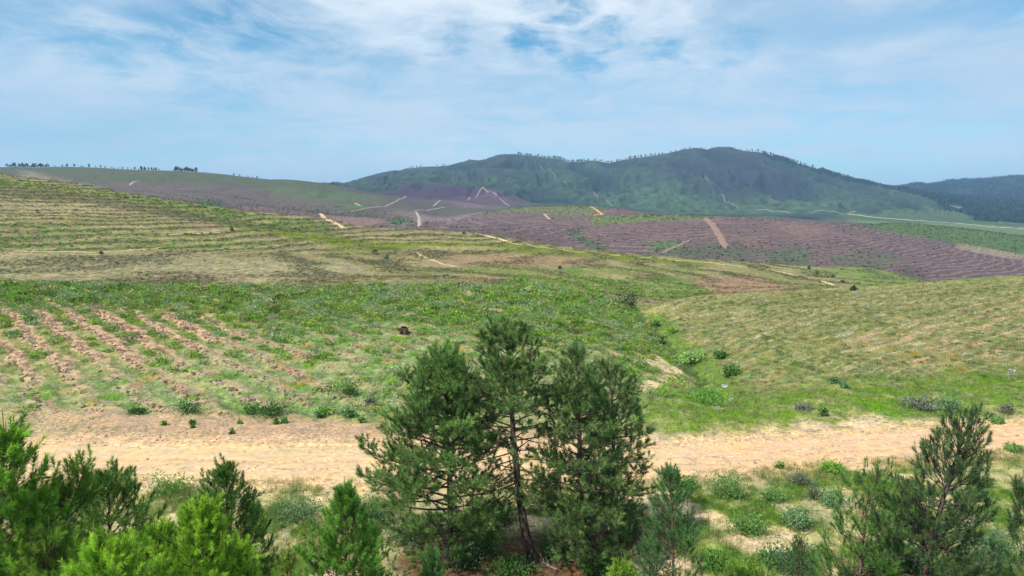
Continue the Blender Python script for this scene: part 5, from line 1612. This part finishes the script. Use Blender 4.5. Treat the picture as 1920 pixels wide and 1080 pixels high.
def deadwood(u, v, Lpx, az, rise, seed, label, thick=.04, D=None):
    x_, D_ = raycast(u, v) if D is None else (at(u, v, D)[0], D)
    L = Lpx / FPX * D_; r = np.random.default_rng(seed)
    tb = Tubes()
    d = np.array([math.cos(az), math.sin(az), rise]); Q = [np.array([0, 0, .02])]
    for k in range(6):
        d = unit(d + r.normal(0, .12, 3)); Q.append(Q[-1] + d * L / 6)
    Q = np.array(Q); tb.add(Q, np.linspace(thick, thick * .3, 7), 6)
    for k in range(4):
        i = int(r.integers(1, 5)); d2 = unit(d + r.normal(0, .7, 3)); d2[2] = abs(d2[2]) * .6
        tb.add(np.array([Q[i], Q[i] + d2 * L * .25, Q[i] + d2 * L * .42]), np.array([thick * .5, thick * .35, thick * .12]), 5)
    o = link('dead_branch', tb.mesh('dead_branch'), M_DEAD, loc=(x_, D_, float(zat(x_, D_))))
    setp(o, label, 'dead branch')


deadwood(745, 748, 26, 2.2, .35, 1, 'forked grey dead branch on the slope left of the tall pines', .07)
deadwood(92, 694, 20, .6, .15, 2, 'pale dead branch lying on the bare ploughed rows', .05)
deadwood(150, 755, 16, -.5, .1, 3, 'thin pale dead stick at the foot of the slope on the left', .04)
deadwood(735, 668, 12, 1.2, 1.2, 4, 'short upright dead twig below the burnt stump', .05)
deadwood(900, 1035, 60, -2.6, .3, 5, 'bleached dead branch fanning out left of the middle trunk', .035)
deadwood(1050, 1068, 70, 2.9, .25, 6, 'bleached dead branch at the foot of the right tall pine', .035)
deadwood(860, 1000, 55, -.6, .4, 7, 'bleached dead branch hanging at the foot of the leftmost tall pine', .03)
deadwood(1860, 1010, 70, .5, .2, 8, 'long pale dead branch in the lower right corner', .03)
deadwood(1100, 1045, 60, -2.2, .5, 9, 'bleached dead branch under the right tall pine pointing at the viewer', .03)


# ------------------------------------------------------------------ far trees
def far_tree_mesh(seed, slim=.34, trunk_h=.35, n=34, colr=(.022, .038, .02), leaf=.75):
    r = np.random.default_rng(seed)
    V, F, sh = leaf_dome(n, leaf, seed, 1.0, .25, .5)
    V = V.copy(); up_ = V[:, 2] > -9
    rr = np.random.default_rng(seed + 5)
    flip = np.repeat(rr.uniform(0, 1, n) < .35, 3)
    V[flip, 2] *= -.6
    V = V * np.array([slim, slim, .5]) + np.array([0, 0, .42])
    cc = np.array(colr)[None] * sh[:, None]
    k = 5; th = np.arange(k) * 6.283 / k
    ring0 = np.stack([np.cos(th) * .03, np.sin(th) * .03, np.full(k, -.06)], 1); ring1 = np.stack([np.cos(th) * .015, np.sin(th) * .015, np.full(k, .8)], 1)
    TV = np.concatenate([ring0, ring1]); TF = []
    for i in range(k):
        j = (i + 1) % k; TF += [(i, j, k + j), (i, k + j, k + i)]
    F2 = np.concatenate([F, np.array(TF) + len(V)]); V2 = np.concatenate([V, TV])
    cc = np.concatenate([cc, np.tile(np.array([[.05, .04, .035]]), (2 * k, 1))])
    return raw_mesh('far_pine', V2, F2, cc)


FT = [far_tree_mesh(s, sl) for s, sl in ((61, .30), (62, .42), (63, .24), (64, .36))]
for m_ in FT: m_.materials.append(M_HEATH)
rr = random.Random(4)


def put_far(u, h, label, group, v=None, name='far_pine', back=0, cat='pine tree'):
    x_, D_ = raycast(u, 150 if v is None else v, True)
    D_ += back; x_ = x_ * (1 + back / D_)
    o = bpy.data.objects.new(name, rr.choice(FT)); col.objects.link(o)
    o.location = (x_, D_, float(zat(x_, D_))); o.scale = (h, h, h); o.rotation_euler = (0, 0, rr.uniform(0, 6))
    setp(o, label, cat, group)
    return o


def crest(ulist, h, label, group, back=25):
    for u in ulist:
        put_far(u, h * rr.uniform(.45, 1.45), label, group, back=rr.uniform(-back, back))


def spread(u0, u1, n):
    return [u0 + (u1 - u0) * (i + rr.uniform(-.5, .9)) / n for i in range(n)]


crest(spread(972, 1110, 68), 11, 'dark pine in the close row along the left half of the mountain saddle skyline', 'pines along the mountain saddle', 30)
crest(spread(1110, 1255, 46), 11, 'dark pine in the broken row climbing from the saddle to the summit', 'pines climbing to the summit', 30)
crest(spread(1258, 1400, 22), 9, 'small dark pine on the rounded summit skyline of the mountain', 'pines on the mountain summit', 20)
crest(spread(1402, 1640, 60), 12, 'dark pine on the forested right shoulder skyline of the mountain', 'pines on the right shoulder of the mountain', 30)
crest([766, 771, 779, 785, 788, 817, 829, 832], 11, 'lone tiny pine on the left end of the mountain skyline', 'scattered pines on the left mountain end', 10)
crest(spread(0, 82, 40), 6.5, 'dark pine in the close row at the far left of the skyline', 'pines at the far left skyline', 14)
crest(spread(84, 250, 20), 5.5, 'small pine in the thin row along the left hill skyline', 'thin row of pines on the left hill', 12)
crest(spread(250, 288, 14), 7.0, 'dark pine of the small group on the left hill skyline', 'small group of pines on the left hill', 14)
crest(spread(316, 362, 26), 7.5, 'dark pine of the dense copse on top of the left hill', 'dense copse on the left hill', 22)
crest([376, 430, 441, 446, 452, 457, 466, 474], 3.6, 'tiny bush like pine on the sloping left hill skyline', 'scattered pines on the left hill slope', 10)
print('ridge trees', round(time.time() - T0, 1))

# the dark forest on the right: one mass
x, y, r = scatter_points(60000, 2000, 6200, .40, 1.12, 406, .2)
k = sample(forest, x, y) > .35
x, y = x[k], y[k]; n = len(x)
s = r.uniform(7, 13, n)
FORP = [leaf_dome(9, .95, 390 + q, 1.0, .3, .4) for q in range(4)]
ct = np.array((.030, .055, .028))[None] * r.uniform(.5, 1.6, (n, 1))
p1 = merge(FORP, x, y, zat(x, y), r.uniform(0, 6.28, n), np.stack([s * .55, s * .55, s], 1), ct, 6)
x, y, r = scatter_points(26000, 2400, 4000, .34, .60, 407, .2)
shoulder = region([(1420, 287), (1500, 311), (1600, 342), (1690, 358), (1640, 355), (1560, 337), (1480, 312)], .004, .003)
k = (sample(shoulder, x, y) > .4) & (r.uniform(0, 1, len(x)) < .35)
x, y = x[k], y[k]; n2 = len(x); s = r.uniform(7, 12, n2)
p2 = merge(FORP, x, y, zat(x, y), r.uniform(0, 6.28, n2), np.stack([s * .55, s * .55, s], 1), np.array((.028, .05, .028))[None] * r.uniform(.6, 1.5, (n2, 1)), 7)
stuff('forest', 'dark pine forest covering the far right hills below the skyline', [p1, p2], M_HEATH)
print('forest', n, n2)

# lone small tree on the grassy track and burnt poles on the green ridge
def small_tree(u, v, hpx, label, group=None, bare=False, seed=0):
    x_, D_ = raycast(u, v); h = hpx / FPX * D_; z_ = float(zat(x_, D_))
    name = 'bare_tree' if bare else 'lone_tree'
    root = bpy.data.objects.new(name, None); col.objects.link(root); root.location = (x_, D_, z_)
    setp(root, label, 'bare tree' if bare else 'tree', group)
    r = np.random.default_rng(seed); tb = Tubes()
    tb.add(np.array([[0, 0, -.2], [.02 * h, 0, h * .5], [0, .01 * h, h]]), np.array([.028, .018, .008]) * h, 6)
    for k_ in range(7 if bare else 5):
        t_ = r.uniform(.35, .95); az = r.uniform(0, 6.28); L = h * .22 * (1.2 - t_)
        tb.add(np.array([[0, 0, h * t_], [math.cos(az) * L, math.sin(az) * L, h * t_ + L * .7]]), np.array([.008, .003]) * h, 4)
    link('trunk', tb.mesh('trunk'), M_BARK, root)
    if not bare:
        V, F, sh = leaf_dome(150, .16, seed, 1.0, .2, .5)
        V = V * np.array([h * .36, h * .36, h * .62]) + np.array([0, 0, h * .34])
        link('crown', raw_mesh('crown', V, F, np.array((.035, .065, .025))[None] * sh[:, None]), M_HEATH, root)


small_tree(1532, 518, 13, 'small lone tree beside the faint grassy track on the hillside', seed=31)
for i, (u, v, h, lab) in enumerate([
    (1722, 433, 17, 'leftmost thin bare pole tree on the green ridge'), (1742, 431, 11, 'short bare pole tree between two taller ones at the ridge crest'),
    (1716, 423, 9, 'tiny bare tree on the crest behind the leftmost pole'), (1862, 440, 14, 'bare pole tree in the middle of the green ridge'),
    (1874, 443, 15, 'bare pole tree just right of the middle one'), (1903, 478, 22, 'tallest bare pole tree at the lower edge of the green ridge'),
    (1798, 432, 9, 'short bare tree on the ridge crest below the curving road'), (1700, 421, 8, 'small bare tree at the left end of the green ridge')]):
    small_tree(u, v, h, lab, 'bare trees on the green ridge', True, 40 + i)
for i, (u, v, h, lab) in enumerate([
    (1391, 492, 12, 'dark tree on the crest below the terraced hill'), (1517, 505, 5, 'tiny dark bush at the end of the grassy track crest'),
    (1562, 520, 5, 'tiny dark bush right of the lone tree'), (1580, 533, 5, 'tiny dark bush lower right of the lone tree'),
    (870, 440, 6, 'little dark bush on the crest above the green band'), (703, 478, 12, 'dark bush in the hollow of the middle hillside'),
    (725, 488, 8, 'dark bush lower right of the one in the hollow'), (435, 436, 6, 'dark bush beside the short sandy track'),
    (1050, 505, 5, 'dark little bush in the pinkish part of the hillside'), (1600, 545, 6, 'dark bush on the crest of the right slope'),
    (190, 478, 5, 'small dark bush on the thin pale track at left'), (236, 372, 5, 'small dark bush on the upper dark strip of the left slope')]):
    shrub(u, v, h * 1.3, h, (.03, .06, .025), 950 + i, lab, leaf=.5, n=90, stems=False)

# ------------------------------------------------------------------ air
def haze():
    import bmesh
    bm = bmesh.new(); bmesh.ops.create_cube(bm, size=1)
    lo = np.array([-12500, -400, float(Z.min()) - 25.0]); hi = np.array([12500, 9000, float(Z.max()) + 40])
    for vt in bm.verts:
        vt.co = Vector([(lo[i] + hi[i]) / 2 + vt.co[i] * (hi[i] - lo[i]) for i in range(3)])
    me = bpy.data.meshes.new('haze'); bm.to_mesh(me); bm.free()
    m, b = new_mat('thin_air')
    pv = b.n('ShaderNodeVolumePrincipled')
    pv.inputs['Color'].default_value = HAZE_COLOR
    pv.inputs['Density'].default_value = HAZE_DENSITY
    pv.inputs['Anisotropy'].default_value = 0.0
    o_ = b.n('ShaderNodeOutputMaterial'); m.node_tree.links.new(pv.outputs[0], o_.inputs['Volume'])
    try:
        m.volume_sampling = 'DISTANCE'
    except Exception:
        pass
    o = link('haze', me, m); setp(o, 'thin blue haze of distance over the hills', None, None, 'stuff')


HAZE_COLOR = (.36, .62, 1.0, 1)
HAZE_DENSITY = 0.000085
haze()
print('done', round(time.time() - T0, 1))
